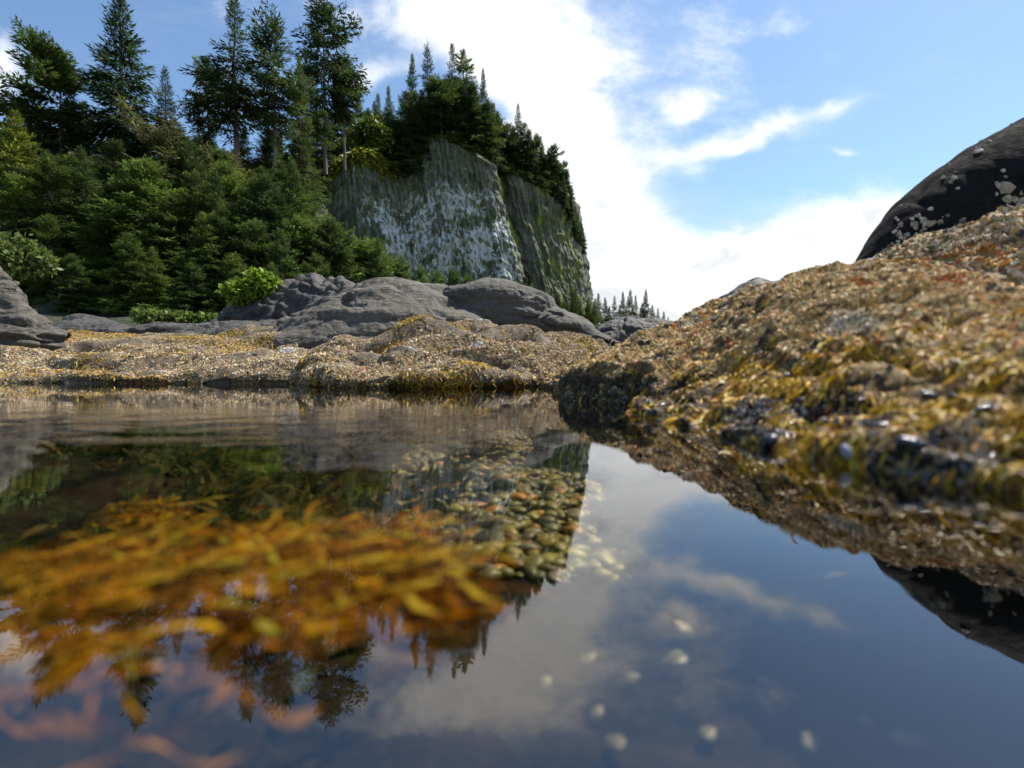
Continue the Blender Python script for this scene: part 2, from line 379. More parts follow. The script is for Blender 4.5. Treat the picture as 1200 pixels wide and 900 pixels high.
# ---- other rocks
def rk(name, label, fc, mat, ns, nt, layers, **kw): return rock(name, label, fc, M[mat], ns, nt, layers, **kw)
smooth_l = [('fbm', .09, (.5,.5,1.0)), ('fbm', .026, 2.6), ('strata', .06, (.5,1,2.9)), ('ridge', .08, (.4,.6,2.3)), ('crack', .07, (.45,.6,2.2)), ('crack', .04, (.9,1.,1.6)), ('fbm',.012,9.)]
rk('grey_rock', 'long smooth grey rock hump behind the middle of the far bank', [
    (P(300,396,6.6), P(318,392,7.4)), (P(335,398,6.4), P(352,368,8.)), (P(380,402,6.2), P(400,343,8.2)), (P(430,400,6.2), P(448,327,8.3)), (P(480,392,6.3), P(490,332,8.3)),
    (P(525,388,6.4), P(535,338,8.4)), (P(560,388,6.6), P(575,352,8.5)), (P(590,390,7.), P(600,385,8.5))], 'tan_rock', 320, 200, smooth_l, mids=((.2,.40),(.6,.80)), back=(2.,-1.6))
rk('grey_rock', 'dark rounded grey rock with a shaded hollow face beside the long grey hump', [
    (P(508,384,7.4), P(512,374,8.)), (P(520,386,7.1), P(522,344,7.9)), (P(550,388,7.), P(552,335,7.9)), (P(590,388,7.), P(592,335,8.)), (P(625,390,7.), P(628,348,8.)),
    (P(655,392,7.1), P(660,369,8.)), (P(690,396,7.2), P(694,385,8.)), (P(715,402,7.3), P(722,400,8.))], 'grey_rock', 300, 200, smooth_l, mids=((.02,.50),(.30,.90)), back=(2.,-1.6))
rk('dark_rock', 'tall grey rock with a sloping right shoulder at the far left behind the barnacled shelf', [
    (P(-420,400,5.6), P(-380,330,7.)), (P(-260,400,5.8), P(-240,290,7.)), (P(-120,398,6.), P(-110,292,7.)), (P(-50,394,6.), P(-50,301,7.)), (P(0,393,6.2), P(-2,313,7.)), (P(30,393,6.3), P(18,327,7.)),
    (P(42,392,6.4), P(40,358,7.)), (P(60,392,6.5), P(58,382,7.)), (P(76,394,6.6), P(80,393,7.))], 'tan_rock', 300, 180, smooth_l, mids=((.25,.42),(.6,.78)), back=(2.,-1.6))
rk('dark_rock', 'low flat dark rock beside the foot of the tall left rock', [(P(58,388,9.), P(60,384,10.)), (P(75,390,9.), P(80,373,10.)), (P(105,391,9.), P(105,372,10.)), (P(135,392,9.), P(135,379,10.)), (P(160,393,9.), P(165,389,10.))],
   'dark_rock', 160, 100, smooth_l, back=(1.5,-1.))
rk('dark_rock', 'thin flat dark rock ledge along the top of the barnacled shelf below the wood', [(P(140,393,8.2), P(145,389,9.2)), (P(180,393,8.2), P(185,380,9.4)), (P(225,393,8.2), P(230,383,9.4)), (P(265,393,8.2), P(268,379,9.4)), (P(310,394,8.2), P(305,378,9.4)),
   (P(350,394,8.2), P(345,374,9.4)), (P(385,394,8.2), P(380,388,9.4))], 'dark_rock', 200, 100, smooth_l+[('ridge', .12, (2.,2.,3.))], back=(1.5,-1.))
lumpy = [('fbm', .14, 1.0), ('lump', .10, (3.2,3.2,3.6)), ('fbm', .04, 6.)]
rk('dark_rock', 'dark lumpy rock block carrying a bright green bush, left of the grey hump', [(P(248,386,10.6), P(255,384,11.5)), (P(262,387,10.5), P(268,360,11.5)), (P(290,387,10.4), P(292,340,11.6)), (P(325,388,10.4), P(326,332,11.6)), (P(358,388,10.4), P(360,328,11.6)),
   (P(392,388,10.4), P(395,330,11.6)), (P(425,388,10.4), P(425,342,11.6)), (P(455,388,10.4), P(452,372,11.6))], 'dark_rock', 260, 160, lumpy, mids=((.12,.55),(.5,.9)), back=(2.,-1.8))
rk('dark_rock', 'small dark rock standing beyond the pool below the far point of trees', [(P(688,402,12.4), P(690,398,13.4)), (P(705,403,12.2), P(708,383,13.4)), (P(730,403,12.2), P(735,370,13.5)), (P(750,403,12.2), P(752,373,13.5)), (P(775,402,12.2), P(778,377,13.5)), (P(810,402,12.4), P(815,384,13.5)), (P(850,402,12.4), P(860,400,13.4))],
   'dark_rock', 220, 120, [('fbm', .12, 1.2), ('ridge', .2, (1.4,1.4,2.4)), ('fbm', .04, 5.)], back=(2.,-1.2))
rk('dark_rock', 'dark rock rim showing just above the crest of the barnacled rock on the right', [(P(820,375,2.9), P(826,362,3.3)), (P(850,366,2.85), P(858,344,3.25)), (P(885,352,2.8), P(893,331,3.15)), (P(930,345,2.7), P(935,324,3.0)), (P(975,340,2.5), P(985,315,2.8)), (P(1020,330,2.4), P(1030,308,2.7))],
   'dark_rock', 200, 60, [('fbm', .035, 4.), ('lump', .03, 6.)], back=(.8,-.5))
# R2 and R3
R2c = [(P(975,345,2.35), P(985,322,2.9)), (P(1005,345,2.2), P(1015,304,2.85)), (P(1050,348,2.), P(1060,287,2.7)), (P(1110,352,1.85), P(1125,266,2.55)), (P(1180,360,1.7), P(1200,239,2.4)), (P(1290,372,1.6), P(1310,218,2.3)), (P(1450,390,1.5), P(1480,215,2.2)), (P(1600,400,1.5), P(1700,260,2.))]
R2, G_R2, o3 = rk('barnacled_rock', 'barnacled rock slope with an orange red patch below the black boulder on the right', R2c, 'near_rock', 240, 180, [('fbm', .035, 3.), ('lump', .025, 7.), ('fbm', .01, 18.)], mids=((.2,.3),(.6,.7)), back=(.9,-.6))
nb = 26000; p, n = scatter(G_R2, nb, lambda c, n: sstep(.05,.15,c[...,2])*(.3+sstep(-.25,.1,fbm(c*4,3))))
rad = np.exp(rng.normal(np.log(.0085), .4, nb)); colb = palette([(.42,.30,.16),(.32,.22,.10),(.46,.39,.29),(.13,.12,.06),(.07,.07,.06)], nb, [4,4,3,2.5,2])
ppx, ppy, _ = pix(p)
rd = (np.hypot((ppx-1145)/80, (ppy-303)/18)+1.3*fbm(p*11,3) < .55); colb[rd] = palette([(.42,.13,.025),(.32,.12,.03),(.42,.24,.05),(.2,.12,.05)], int(rd.sum()))
o = link('barnacles', barnacle_mesh('barnacles', p-o3, n, rad, colb), R2); o['kind'] = 'stuff'
R3c = [(P(1000,325,2.9), P(1010,308,3.3)), (P(1015,322,2.85), P(1022,288,3.4)), (P(1045,318,2.8), P(1052,252,3.5)), (P(1090,312,2.75), P(1098,216,3.6)), (P(1140,308,2.7), P(1150,184,3.7)), (P(1200,300,2.65), P(1205,162,3.75)),
       (P(1290,290,2.6), P(1310,140,3.75)), (P(1420,290,2.6), P(1450,146,3.7)), (P(1600,300,2.6), P(1650,180,3.5)), (P(1750,320,2.6), P(1800,300,3.2))]
R3, G_R3, o4 = rk('black_boulder', 'large smooth black boulder with a few pale barnacles rising at the right edge', R3c, 'black_rock', 260, 180, [('fbm', .02, 1.4), ('crack', .015, (1.1,1.4,2.)), ('lump', .006, 6.)], mids=((.10,.52),(.4,.85)), back=(1.6,-.8), cat='boulder')
def cl(c):
    return sstep(.45,.75,fbm(c*4.+2,2))*.5+3.*sstep(.5,.3,c[...,2]-.25*(c[...,0]-2.)+.2*fbm(c*4,2))
def cl(c):
    sh = c.shape[:2]; x, y, _ = pix(c.reshape(-1,3)); w = 0
    for cx, cy, rr_, a_ in ((1076,264,11,1.),(1057,272,9,1.),(1102,258,7,.6),(1127,258,9,.5),(1177,216,7,.8),(1170,222,5,.8),(1115,211,4,.8),(1150,172,4,.4),(1190,236,10,.8),(1040,292,9,.7),(1150,180,60,.006),(1080,240,50,.008)):
        w = w + a_*np.exp(-((x-cx)**2+(y-cy)**2)/rr_**2)
    return w.reshape(sh)*(c[...,1] < 3.7)
nb = 190; p, n = scatter(G_R3, nb, lambda c, n: cl(c))
o = link('barnacles', barnacle_mesh('barnacles', p-o4, n, np.exp(rng.normal(np.log(.012),.4,nb)), palette([(.5,.47,.41),(.36,.33,.28),(.24,.21,.17)], nb)), R3); o['kind'] = 'stuff'

# ------------------------------------------------------------------ mussels on the waterline
def blob(name, mat, seed, sq=(1,1,1), amp=.12, sub=2, freq=1.2):
    import bmesh
    bm = bmesh.new(); bmesh.ops.create_icosphere(bm, subdivisions=sub, radius=1)
    v = np.array([x.co[:] for x in bm.verts]); v = v*(1+amp*fbm(v*freq+seed*7.7,3))[:,None]*np.array(sq)
    t = np.array([[l.index for l in f.verts] for f in bm.faces]); bm.free()
    return v, t
def on_grid(G, px, py):
    f = G.reshape(-1,3); x, y, d = pix(f); e = np.hypot(x-px, y-py)
    ok = e < max(e.min()*1.5, 3.); k = np.where(ok)[0]; k = k[np.argmin(d[k])]
    return f[k], grid_normals(G).reshape(-1,3)[k]
v, t = blob('mussel', None, 1, (1,.5,.38), .05, 3)
v[:,1] *= 1-.35*v[:,0]; v[:,2] *= 1-.3*v[:,0]
m_mesh = make_mesh('mussel', v, None, t, M['mussel'])
spots = [(905,514,.030),(1068,520,.021),(940,467,.016),(1090,463,.018),(868,462,.016),(1118,466,.016),(838,482,.013),(1010,470,.015),(975,498,.014),(1150,480,.015),(800,470,.012),(1035,500,.018),(1120,510,.02),(925,440,.012)]
desc = {0:'big blue black mussel at the waterline left of the glint coloured shell', 1:'big blue black mussel at the waterline right of the glint coloured shell'}
for i, (px, py, s) in enumerate(spots):
    q, n = on_grid(G_R1, px, py); o = link('mussel', m_mesh)
    o.location = tuple(q+n*s*.25); o.scale = (s, s, s); o.rotation_euler = (rng.uniform(-.6,.6), rng.uniform(-.4,.4), rng.uniform(0,6.3))
    tag(o, desc.get(i, 'small dark blue mussel tucked among the weed of the right rock'), 'mussel', 'mussels on the weedy right rock')
q, n = on_grid(G_R1, 996, 530)
mw, Nw, outw = material('glint_paint'); principled(Nw, outw, Nw.mix(Nw.noise(pos(Nw), 90, 3), (.25,.29,.38), (.5,.52,.56)), .15, None, .7, .5)  # bluish white base colour paints a wet glint onto the shell
v, t = blob('glint_paint', None, 3, (1,.62,.42), .12, 3); o = link('glint_shell', make_mesh('glint_shell', v, None, t, mw)); o.location = tuple(q+n*.006); o.scale = (.017,)*3; o.rotation_euler = (.5,.9,.6)
tag(o, 'wet shell coloured as a pale blue white glint at the waterline between two dark mussels', 'shell')

# ------------------------------------------------------------------ ground, pool bed, water
nr, na = 260, 288
rr = np.concatenate([np.linspace(.02, 8, 170), np.geomspace(8.2, 4000, nr-170)]); aa = np.linspace(0, 2*PI, na+1)[:-1]
X = -.6+rr[:,None]*np.sin(aa)[None]; Y = 1.2+rr[:,None]*np.cos(aa)[None]
def ground_z(x, y):
    d = np.hypot((x+.8)/8.2, (y-1.2)/6.6); p3 = np.stack([x,y,np.zeros_like(x)],-1)
    bed = -.30-.05*sstep(1.2,.3,y)+.05*fbm(p3*1.3,3)+.012*fbm(p3*9.,2)
    shore = .18+.1*fbm(p3*.5,3)+.015*np.clip(np.hypot(x,y)-6,0,60)
    return bed+(shore-bed)*sstep(.85,1.2,d)
Z = ground_z(X, Y); V = np.stack([X,Y,Z],-1)
idx = np.arange(nr*na).reshape(nr,na); nx = np.roll(idx,-1,1)
q = np.stack([idx[:-1], nx[:-1], nx[1:], idx[1:]],-1).reshape(-1,4)[:, ::-1]
mg, N, out = material('ground'); p_ = pos(N)
sep = N.n('ShaderNodeSeparateXYZ'); N.l(p_, sep.inputs[0])
bedc = N.mix(N.mapr(N.noise(p_, 4.5, 5, .6), .42, .68), (.004,.0038,.0036), (.030,.019,.011))
bedc = N.mix(N.mapr(N.vor(p_, 34), .15, .42), N.mix(N.vor(p_, 34, out='Color'), (.008,.007,.005), (.024,.019,.011)), bedc)
land = N.mix(N.mapr(N.noise(p_, 2, 6, .65), .35, .65), (.10,.085,.065), (.22,.19,.15))
principled(N, out, N.mix(N.mapr(sep.outputs[2], -.06, .05), bedc, land), .9, N.bump(N.noise(p_, 30, 4, .6), .02), .08)
g = link('ground', make_mesh('ground', V, q, np.stack([nx[0], idx[0], np.full(na, nr*na)],-1)[:, ::-1] if False else None, mg)); g['kind'] = 'structure'
g['label'] = 'dark pebbly pool bed and shore ground'

mw, N, out = material('water'); p_ = pos(N)
sep = N.n('ShaderNodeSeparateXYZ'); N.l(p_, sep.inputs[0])
rip = N.noise(N.scale(p_, (1.6,3.2,1)), 2.6, 3, .5, .6); fine = N.noise(N.scale(p_, (1,1.6,1)), 22, 2, .5)
zone = N.m('MULTIPLY', N.m('MULTIPLY', N.mapr(sep.outputs[1], .55, 1.), N.mapr(sep.outputs[1], 2.1, 1.4)), N.mapr(sep.outputs[0], .2, -.3))
h = N.m('ADD', N.m('MULTIPLY', rip, N.m('ADD', .22, N.m('MULTIPLY', zone, 2.2))), N.m('MULTIPLY', fine, N.m('ADD', .012, N.m('MULTIPLY', zone, .07))))
nrm = N.bump(h, .0016)
inc = N.n('ShaderNodeNewGeometry').outputs['Incoming']; dt = N.n('ShaderNodeVectorMath', operation='DOT_PRODUCT'); N.l(inc, dt.inputs[0]); N.l(nrm, dt.inputs[1])
frv = N.m('ADD', .12, N.m('MULTIPLY', N.m('POWER', N.m('SUBTRACT', 1., N.m('ABSOLUTE', dt.outputs['Value']), clamp=True), 5.), .88), clamp=True)
tr = N.n('ShaderNodeBsdfTransparent'); tr.inputs[0].default_value = (.84,.82,.70,1)
gl = N.n('ShaderNodeBsdfGlossy'); gl.inputs['Roughness'].default_value = .0; gl.inputs[0].default_value = (1,1,1,1); N.l(nrm, gl.inputs['Normal'])
mx = N.n('ShaderNodeMixShader'); N.l(frv, mx.inputs[0]); N.l(tr.outputs[0], mx.inputs[1]); N.l(gl.outputs[0], mx.inputs[2]); N.l(mx.outputs[0], out.inputs[0])
a = np.linspace(0, 2*PI, 97)[:-1]; ring = np.stack([-.8+9.6*np.cos(a), 1.2+7.8*np.sin(a), 0*a],-1)
wv = np.concatenate([[[-.8,1.2,0]], ring]); k = np.arange(96)
w = link('water', make_mesh('water', wv, None, np.stack([np.zeros(96,int), 1+k, 1+(k+1)%96],-1), mw)); w['kind'] = 'structure'
w['label'] = 'still clear tide pool water mirroring the cliff and sky'

# ---- pebbles on the bed
def pebble_field(n, xr, yr, smin, smax, cols, wts, seed):
    r = np.random.default_rng(seed); v, t = blob('p', None, seed, (1,.75,.5), .38, 2)
    x, y = r.uniform(*xr, n), r.uniform(*yr, n); s = np.exp(r.uniform(np.log(smin), np.log(smax), n))
    z = ground_z(x, y)+s*.3; a = r.uniform(0, 6.3, n); ca, sa = np.cos(a)[:,None], np.sin(a)[:,None]
    vv = v[None]*s[:,None,None]*r.uniform(.75,1.25,(n,1,3))
    V = np.stack([vv[...,0]*ca-vv[...,1]*sa+x[:,None], vv[...,0]*sa+vv[...,1]*ca+y[:,None], vv[...,2]+z[:,None]],-1)
    T = t[None]+(np.arange(n)*len(v))[:,None,None]
    return V, T, np.repeat(palette(cols, n, wts, .25, r), len(v), 0)
V1, T1, C1 = pebble_field(5200, (-.5,.45), (1.15,3.6), .005, .040, [(.12,.10,.015),(.19,.14,.025),(.06,.05,.014),(.26,.11,.015),(.13,.11,.05)], [4,3,4,1.,1.5], 5)
o = link('pebbles', make_mesh('pebbles', V1, None, T1, M['pebble'], C1)); o['kind'] = 'stuff'; o['label'] = 'olive and ochre pebbles covering the pool bed'
v, t = blob('pb', None, 9, (1,.78,.42), .22, 3)
pm = [make_mesh('pale_pebble', v, None, t, M['pebble'], np.tile(c, (len(v),1))) for c in ((.13,.105,.045),(.105,.085,.05),(.12,.06,.018))]
def bed_hit(px, py, dz=0.):
    d = P(px, py, 1.)-np.array([0,0,CAM_H]); lo = .05
    for k in range(400):
        q = np.array([0,0,CAM_H])+d*lo
        if q[2] <= ground_z(np.array(q[0]), np.array(q[1]))+dz: break
        lo += .006
    return q
pale = [(590,567,.048,0),(803,738,.030,1),(790,775,.034,1),(690,772,.020,1),(740,795,.016,1),(1075,763,.020,1),(1025,775,.018,1),(1105,785,.034,1),(1128,800,.036,1),(1095,808,.022,1),(1065,865,.028,1),(1015,845,.014,1),
        (1165,745,.060,0),(1120,712,.05,2),(655,680,.03,1),(600,632,.03,2),(720,872,.022,1),(700,835,.016,1),(540,590,.022,2),(520,545,.02,0),(575,520,.02,0),(490,530,.022,0),(610,545,.016,0),(640,530,.016,2),(560,612,.02,0),(470,560,.018,2),(505,610,.02,1),(615,590,.016,0),(900,800,.018,1),(830,860,.02,1),(950,870,.02,1),(640,800,.014,1)]
for i, (px, py, s, k) in enumerate(pale):
    q = bed_hit(px, py, .02); o = link('pebble', pm[k]); o.location = tuple(q); s *= .8*(.6+.4*q[1]/.8)
    o.scale = (s, s, s); o.rotation_euler = (rng.uniform(-.5,.5), rng.uniform(-.5,.5), rng.uniform(0,6))
    lab = 'large round pale yellow stone under the water near the cliff reflection' if i == 0 else 'big pale olive stone under water in the boulder reflection' if i == 12 else \
          ('small pale cream pebble lying on the dark pool bed', 'small pale cream pebble lying on the dark pool bed', 'small orange brown pebble lying on the pool bed')[k]
    tag(o, lab, 'pebble', None if i in (0,12) else 'orange pebbles on the pool bed' if k == 2 else 'pale pebbles on the pool bed')

r = np.random.default_rng(31); m = 5200; x, y = r.uniform(-2.6,-.15,m), r.uniform(.75,3.2,m); q = np.stack([x,y,ground_z(x,y)+.01],-1)
L = r.uniform(.05,.14,m); k = fbm(q*2.2,3) > -.05
dd = np.stack([r.normal(.5,.6,m), r.normal(0,.6,m), r.normal(.25,.25,m)],-1); up = norm(np.tile([0,0,1.],(m,1))+.4*r.normal(size=(m,3)))
o = link('dark_seaweed', frond_mesh('dark_seaweed', q[k], up[k], dd[k], L[k], L[k]*.2, palette([(.05,.04,.012),(.09,.06,.015),(.04,.05,.015),(.16,.10,.02)], int(k.sum()), [4,3,2,1.5], .2, r), M['kelp'], 5, .5, .5, r)); o['kind'] = 'stuff'; o['label'] = 'dark brown seaweed carpeting the pool bed at left'
# ---- golden rockweed clumps under the surface, in front of the camera to the left
def clump(n, spread, r):
    p = np.stack([np.clip(r.normal(0, spread, n),-1.7*spread,1.7*spread), np.clip(r.normal(0, spread*.7, n),-spread,spread), r.uniform(-.02,.02,n)],-1)
    up = np.tile([0,0,1.],(n,1)); d = np.stack([r.normal(.8,.5,n), r.normal(.35,.4,n), r.normal(.12,.22,n)],-1)
    L = r.uniform(.03,.095,n); return p, norm(up+.5*r.normal(size=(n,3))), d, L
km = []
for k in range(4):
    r = np.random.default_rng(60+k); n = 64; p, u, d, L = clump(n, .062, r); L = L*1.25
    colk = palette([(.46,.19,.010),(.56,.29,.015),(.28,.10,.008),(.60,.42,.04),(.12,.05,.01)], n, [4,3.5,3,1.8,3.4], .22, r)
    me = frond_mesh('rockweed_clump', p, u, d, L, L*r.uniform(.055,.115,n), colk, M['kelp'], 7, .5, .7, r)
    for vt in me.vertices:                              # fronds float flat just below the surface
        if vt.co.z > .012: vt.co.z = .012+.3*(vt.co.z-.012)
        if vt.co.z > .032: vt.co.z = .032
    km.append(me)
kspots = [(40,680,.46,-.05),(110,650,.52,-.06),(120,700,.44,-.045),(190,660,.50,-.05),(200,715,.42,-.05),(270,652,.54,-.06),(280,690,.46,-.045),(340,655,.52,-.05),(350,705,.43,-.05),(400,650,.56,-.06),(390,685,.50,-.05),(395,645,.60,-.06),(430,690,.50,-.055),(420,655,.60,-.06),(420,700,.46,-.06),(100,745,.42,-.05),(150,605,.7,-.12),(60,725,.42,-.05),(320,735,.43,-.055),(-40,690,.45,-.06)]
for i, (px, py, yy, z) in enumerate(kspots):
    q = P(px, py, 1.)-np.array([0,0,CAM_H]); q = np.array([0,0,CAM_H])+q*((z-CAM_H)/q[2])
    o = link('rockweed_clump', km[i % 4]); o.location = tuple(q); s = rng.uniform(.75,1.05); o.scale = (s,s,s); o.rotation_euler = (0,0,rng.uniform(-.5,.5))
    tag(o, 'golden orange rockweed clump drifting just under the water at left', 'seaweed', 'golden rockweed under the water')
r = np.random.default_rng(77)
for i, (px, py, lab) in enumerate([(30,850,'pale tan blurred weed frond under water in the bottom left corner'), (225,800,'single tan weed frond hanging under water below the golden weed')]):
    q = P(px, py, 1.)-np.array([0,0,CAM_H]); q = np.array([0,0,CAM_H])+q*((-.10-CAM_H)/q[2])
    n = 4; pp = r.normal(0,.012,(n,3))*np.array([1,1,.4]); up = np.tile([0,0,1.],(n,1)); d = np.tile([.2,-1,.1] if i else [-1,.3,.0],(n,1))+.25*r.normal(size=(n,3))
    L = r.uniform(.04,.08,n); o = link('weed_frond', frond_mesh('weed_frond', pp, up, d, L, L*.16, palette([(.11,.06,.02)], n, None, .1, r), M['kelp'], 8, .3, .6, r)); o.location = tuple(q)
    tag(o, lab, 'seaweed')

# ------------------------------------------------------------------ hill
hx, hy = np.linspace(-190, 12, 130), np.linspace(26, 210, 120); HX, HY = np.meshgrid(hx, hy, indexing='ij')
def hill_z(x, y):
    x, y = np.asarray(x, float), np.asarray(y, float)
    base = np.interp(y, [24,35,75,135,215], [1.2,4.,24.,44.,50.]); xe = -.25*y-2
    f = sstep(0, 14, xe-x); p3 = np.stack([x,y,0*x],-1)
    return 1.2+(base-1.2)*f+(.8*fbm(p3*.09,3))*f
mh, N, out = material('forest_floor'); p_ = pos(N)
principled(N, out, N.mix(N.mapr(N.noise(p_, .6, 6, .65), .35, .65), (.018,.028,.010), (.05,.06,.02)), .9, N.bump(N.noise(p_, 2, 5, .7), .6))
h_ = link('hill', grid_mesh('hill', np.stack([HX,HY,hill_z(HX,HY)],-1), mh)); h_['kind'] = 'structure'; h_['label'] = 'steep wooded slope rising at left to the cliff'

# ------------------------------------------------------------------ cliff
tl = [(350,224,131,386),(383,206,134,414),(405,192,136,438),(428,186,138,466),(446,196,141,482),(470,199,144,504),(490,180,146,524),(513,160,148,548),(540,171,149,580),(560,179,150.5,608),(575,190,153,628),(582,197,158,640),(600,203,157,654),(625,210,160,668),(645,215,164,680),(660,222,170,688),(667,228,178,694),(669,232,200,696),(668,232,240,694)]
T = np.array([P(a,b,c) for a,b,c,d in tl]); B = np.array([W(d, c-6, -1.) for a,b,c,d in tl])
nu, nv = 900, 170
Tt, Bb = crm(T, nu), crm(B, nu); vv = np.linspace(0, 1, nv)[None,:,None]
G = Tt[:,None]*(1-vv)+Bb[:,None]*vv
ul = np.concatenate([[0], np.cumsum(np.linalg.norm(np.diff(Tt[:,:2],axis=0),axis=1))])
U = np.repeat(ul[:,None], nv, 1); Vm = vv[0,:,0][None]*60+0*U
tg = np.gradient(Tt[:,:2], axis=0); nn = norm(np.stack([tg[:,1], -tg[:,0], 0*tg[:,0]],-1))[:,None]
p3 = np.stack([U,Vm,0*U],-1)
cu = U/1.7+1.1*perlin(p3*np.array([.16,.03,1]))+.25*perlin(p3*np.array([.3,.22,1])); ci = np.floor(cu); cf = cu-ci
hsh = lambda a, b: np.mod(np.sin(a*12.9898+b*78.233)*43758.5453, 1.)
blk = np.floor(Vm/(5+6*hsh(ci, 1.))+hsh(ci, 2.)*9)
lw = Vm/9+.9*fbm(p3*np.array([.05,.05,1])+7,3); lf = lw-np.floor(lw)
d = .5*np.sqrt(np.clip(1-(2*cf-1)**2, 0, 1))+1.0*hsh(ci, blk*.37)+.9*hsh(ci, 5.)*hsh(ci,8.)+2.3*fbm(p3*np.array([.05,.03,1]),4)+.6*fbm(p3*np.array([.45,.45,1]),3)+.9*(lf-sstep(.8,1,lf))*sstep(-.1,.3,fbm(p3*np.array([.07,.07,1])+3,2))
seam = np.exp(-((U-ul[np.argmin(np.abs(pix(Tt)[0]-579))])/1.6)**2); d -= .6*seam
G = G+nn*d[...,None]*sstep(0,.06,vv)[...,0][...,None]**.5
top_edge = G[:,0].copy()
mc, N, out = material('columnar_basalt'); p_ = pos(N)
uvn = N.n('ShaderNodeUVMap', uv_map='UVMap').outputs[0]; sp = N.n('ShaderNodeSeparateXYZ'); N.l(uvn, sp.inputs[0]); uu, vvn = sp.outputs[0], sp.outputs[1]
s1 = N.noise(N.scale(uvn, (1.1,.16,1)), 1., 5, .65); s2 = N.noise(N.scale(uvn, (1.1,.6,1)), 1., 6, .7, .6); s3 = N.noise(uvn, .12, 4, .6)
c = N.mix(N.mapr(s1, .35, .65), (.042,.046,.038), (.155,.15,.128))
uc = {k: float(ul[np.argmin(np.abs(pix(Tt)[0][:700]-k))]) for k in (385,412,440,480,520,555,579,600,640,660)}
def band(x, a, b, f): return N.m('MULTIPLY', N.mapr(x, a-f, a+f), N.mapr(x, b+f, b-f))
wm = N.m('MULTIPLY', band(uu, uc[412], uc[579]-4, 4.), N.mapr(N.m('ADD', vvn, N.m('MULTIPLY', s3, 30.)), 19, 33))
wmask = N.m('MULTIPLY', N.mapr(N.m('ADD', N.noise(N.scale(uvn, (1.3,.42,1)), 1., 6, .7, .4), N.m('MULTIPLY', N.m('MULTIPLY', wm, N.mapr(N.noise(uvn, .16, 3), .3, .55)), .25)), .60, .645), wm)
c = N.mix(N.m('MULTIPLY', wmask, .85), c, (.54,.57,.57))
gm = N.mapr(N.m('ADD', s2, N.m('MULTIPLY', s3, .35)), .635, .74)
c = N.mix(N.m('MULTIPLY', gm, .85), c, N.mix(s1, (.030,.058,.012), (.065,.11,.018)))
sm = N.m('MULTIPLY', band(uu, uc[579]-.9, uc[579]+1.3, .6), N.mapr(s2, .30, .5))
rb = N.m('MULTIPLY', band(uu, uc[600]+4, uc[660]+12, 4.), N.mapr(N.noise(N.scale(uvn, (.5,.13,1)), 1., 6, .7, .5), .53, .60))
c = N.mix(N.m('MAXIMUM', sm, rb), c, (.17,.21,.025))
principled(N, out, c, .85, N.bump(s1, .25), .3)
cl_root = empty('basalt_cliff', (0,150,0), 'tall columnar basalt cliff streaked white and mossy, wooded along its top', 'cliff')
offc = np.array([0,150,0.])
link('rock_face', grid_mesh('rock_face', G-offc, mc, np.stack([U,Vm],-1).reshape(-1,2)), cl_root)
ncap = 24; cap = []
for i in range(ncap):
    f = i/(ncap-1); q = top_edge.copy(); q[:,0] = q[:,0]*(1-f*.55)+(-22)*f*.55; q[:,1] += f*50*np.clip((240-q[:,1])/90,0,1); q[:,2] += -.3+3.*f*(1-f)*2+f*1.; cap.append(q)
cap = np.stack(cap, 1)[::4]; cap[...,2] += .5*fbm(cap*.2, 3)*(np.linspace(0,1,ncap)[None])
link('turf_cap', grid_mesh('turf_cap', cap-offc, mh), cl_root)
# grass overhanging the left buttress and thin tufts along the lip, seam moss
r = np.random.default_rng(21)
def tufts(k0, k1, n, L0, L1, jit, zup):
    i = r.integers(np.argmin(np.abs(pix(Tt)[0][:700]-k0)), np.argmin(np.abs(pix(Tt)[0][:700]-k1)), n)
    q = top_edge[i]+np.stack([r.normal(0,.4,n), -np.abs(r.normal(0,.5,n))+jit*r.random(n), r.uniform(-zup,.5,n)],-1)
    dd = nn[i,0]*r.uniform(.2,1.,(n,1))+np.stack([r.normal(.25,.4,n), r.normal(0,.2,n), r.uniform(-.9,.7,n)],-1)
    return q, dd, r.uniform(L0, L1, n)
qa, da, La = tufts(378, 456, 16000, 1.2, 3.4, 7., 4.5); qb, db, Lb = tufts(447, 668, 7000, .7, 1.8, 2., 2.2)
qa[:,2] += r.uniform(0,1.8,len(qa)); q = np.concatenate([qa,qb]); dd = np.concatenate([da,db]); L = np.concatenate([La,Lb]); m = len(q)
colg = np.concatenate([palette([(.24,.27,.02),(.30,.30,.03),(.15,.19,.02)], len(qa), None, .2, r), palette([(.07,.12,.018),(.10,.15,.022)], len(qb), None, .2, r)])
o = link('grass', frond_mesh('cliff_grass', q-offc, norm(np.tile([0,0,1.],(m,1))+.4*r.normal(size=(m,3))), dd, L, L*.16, colg, M['leaf'], 3, .4, .3, r, .4), cl_root); o['kind'] = 'stuff'

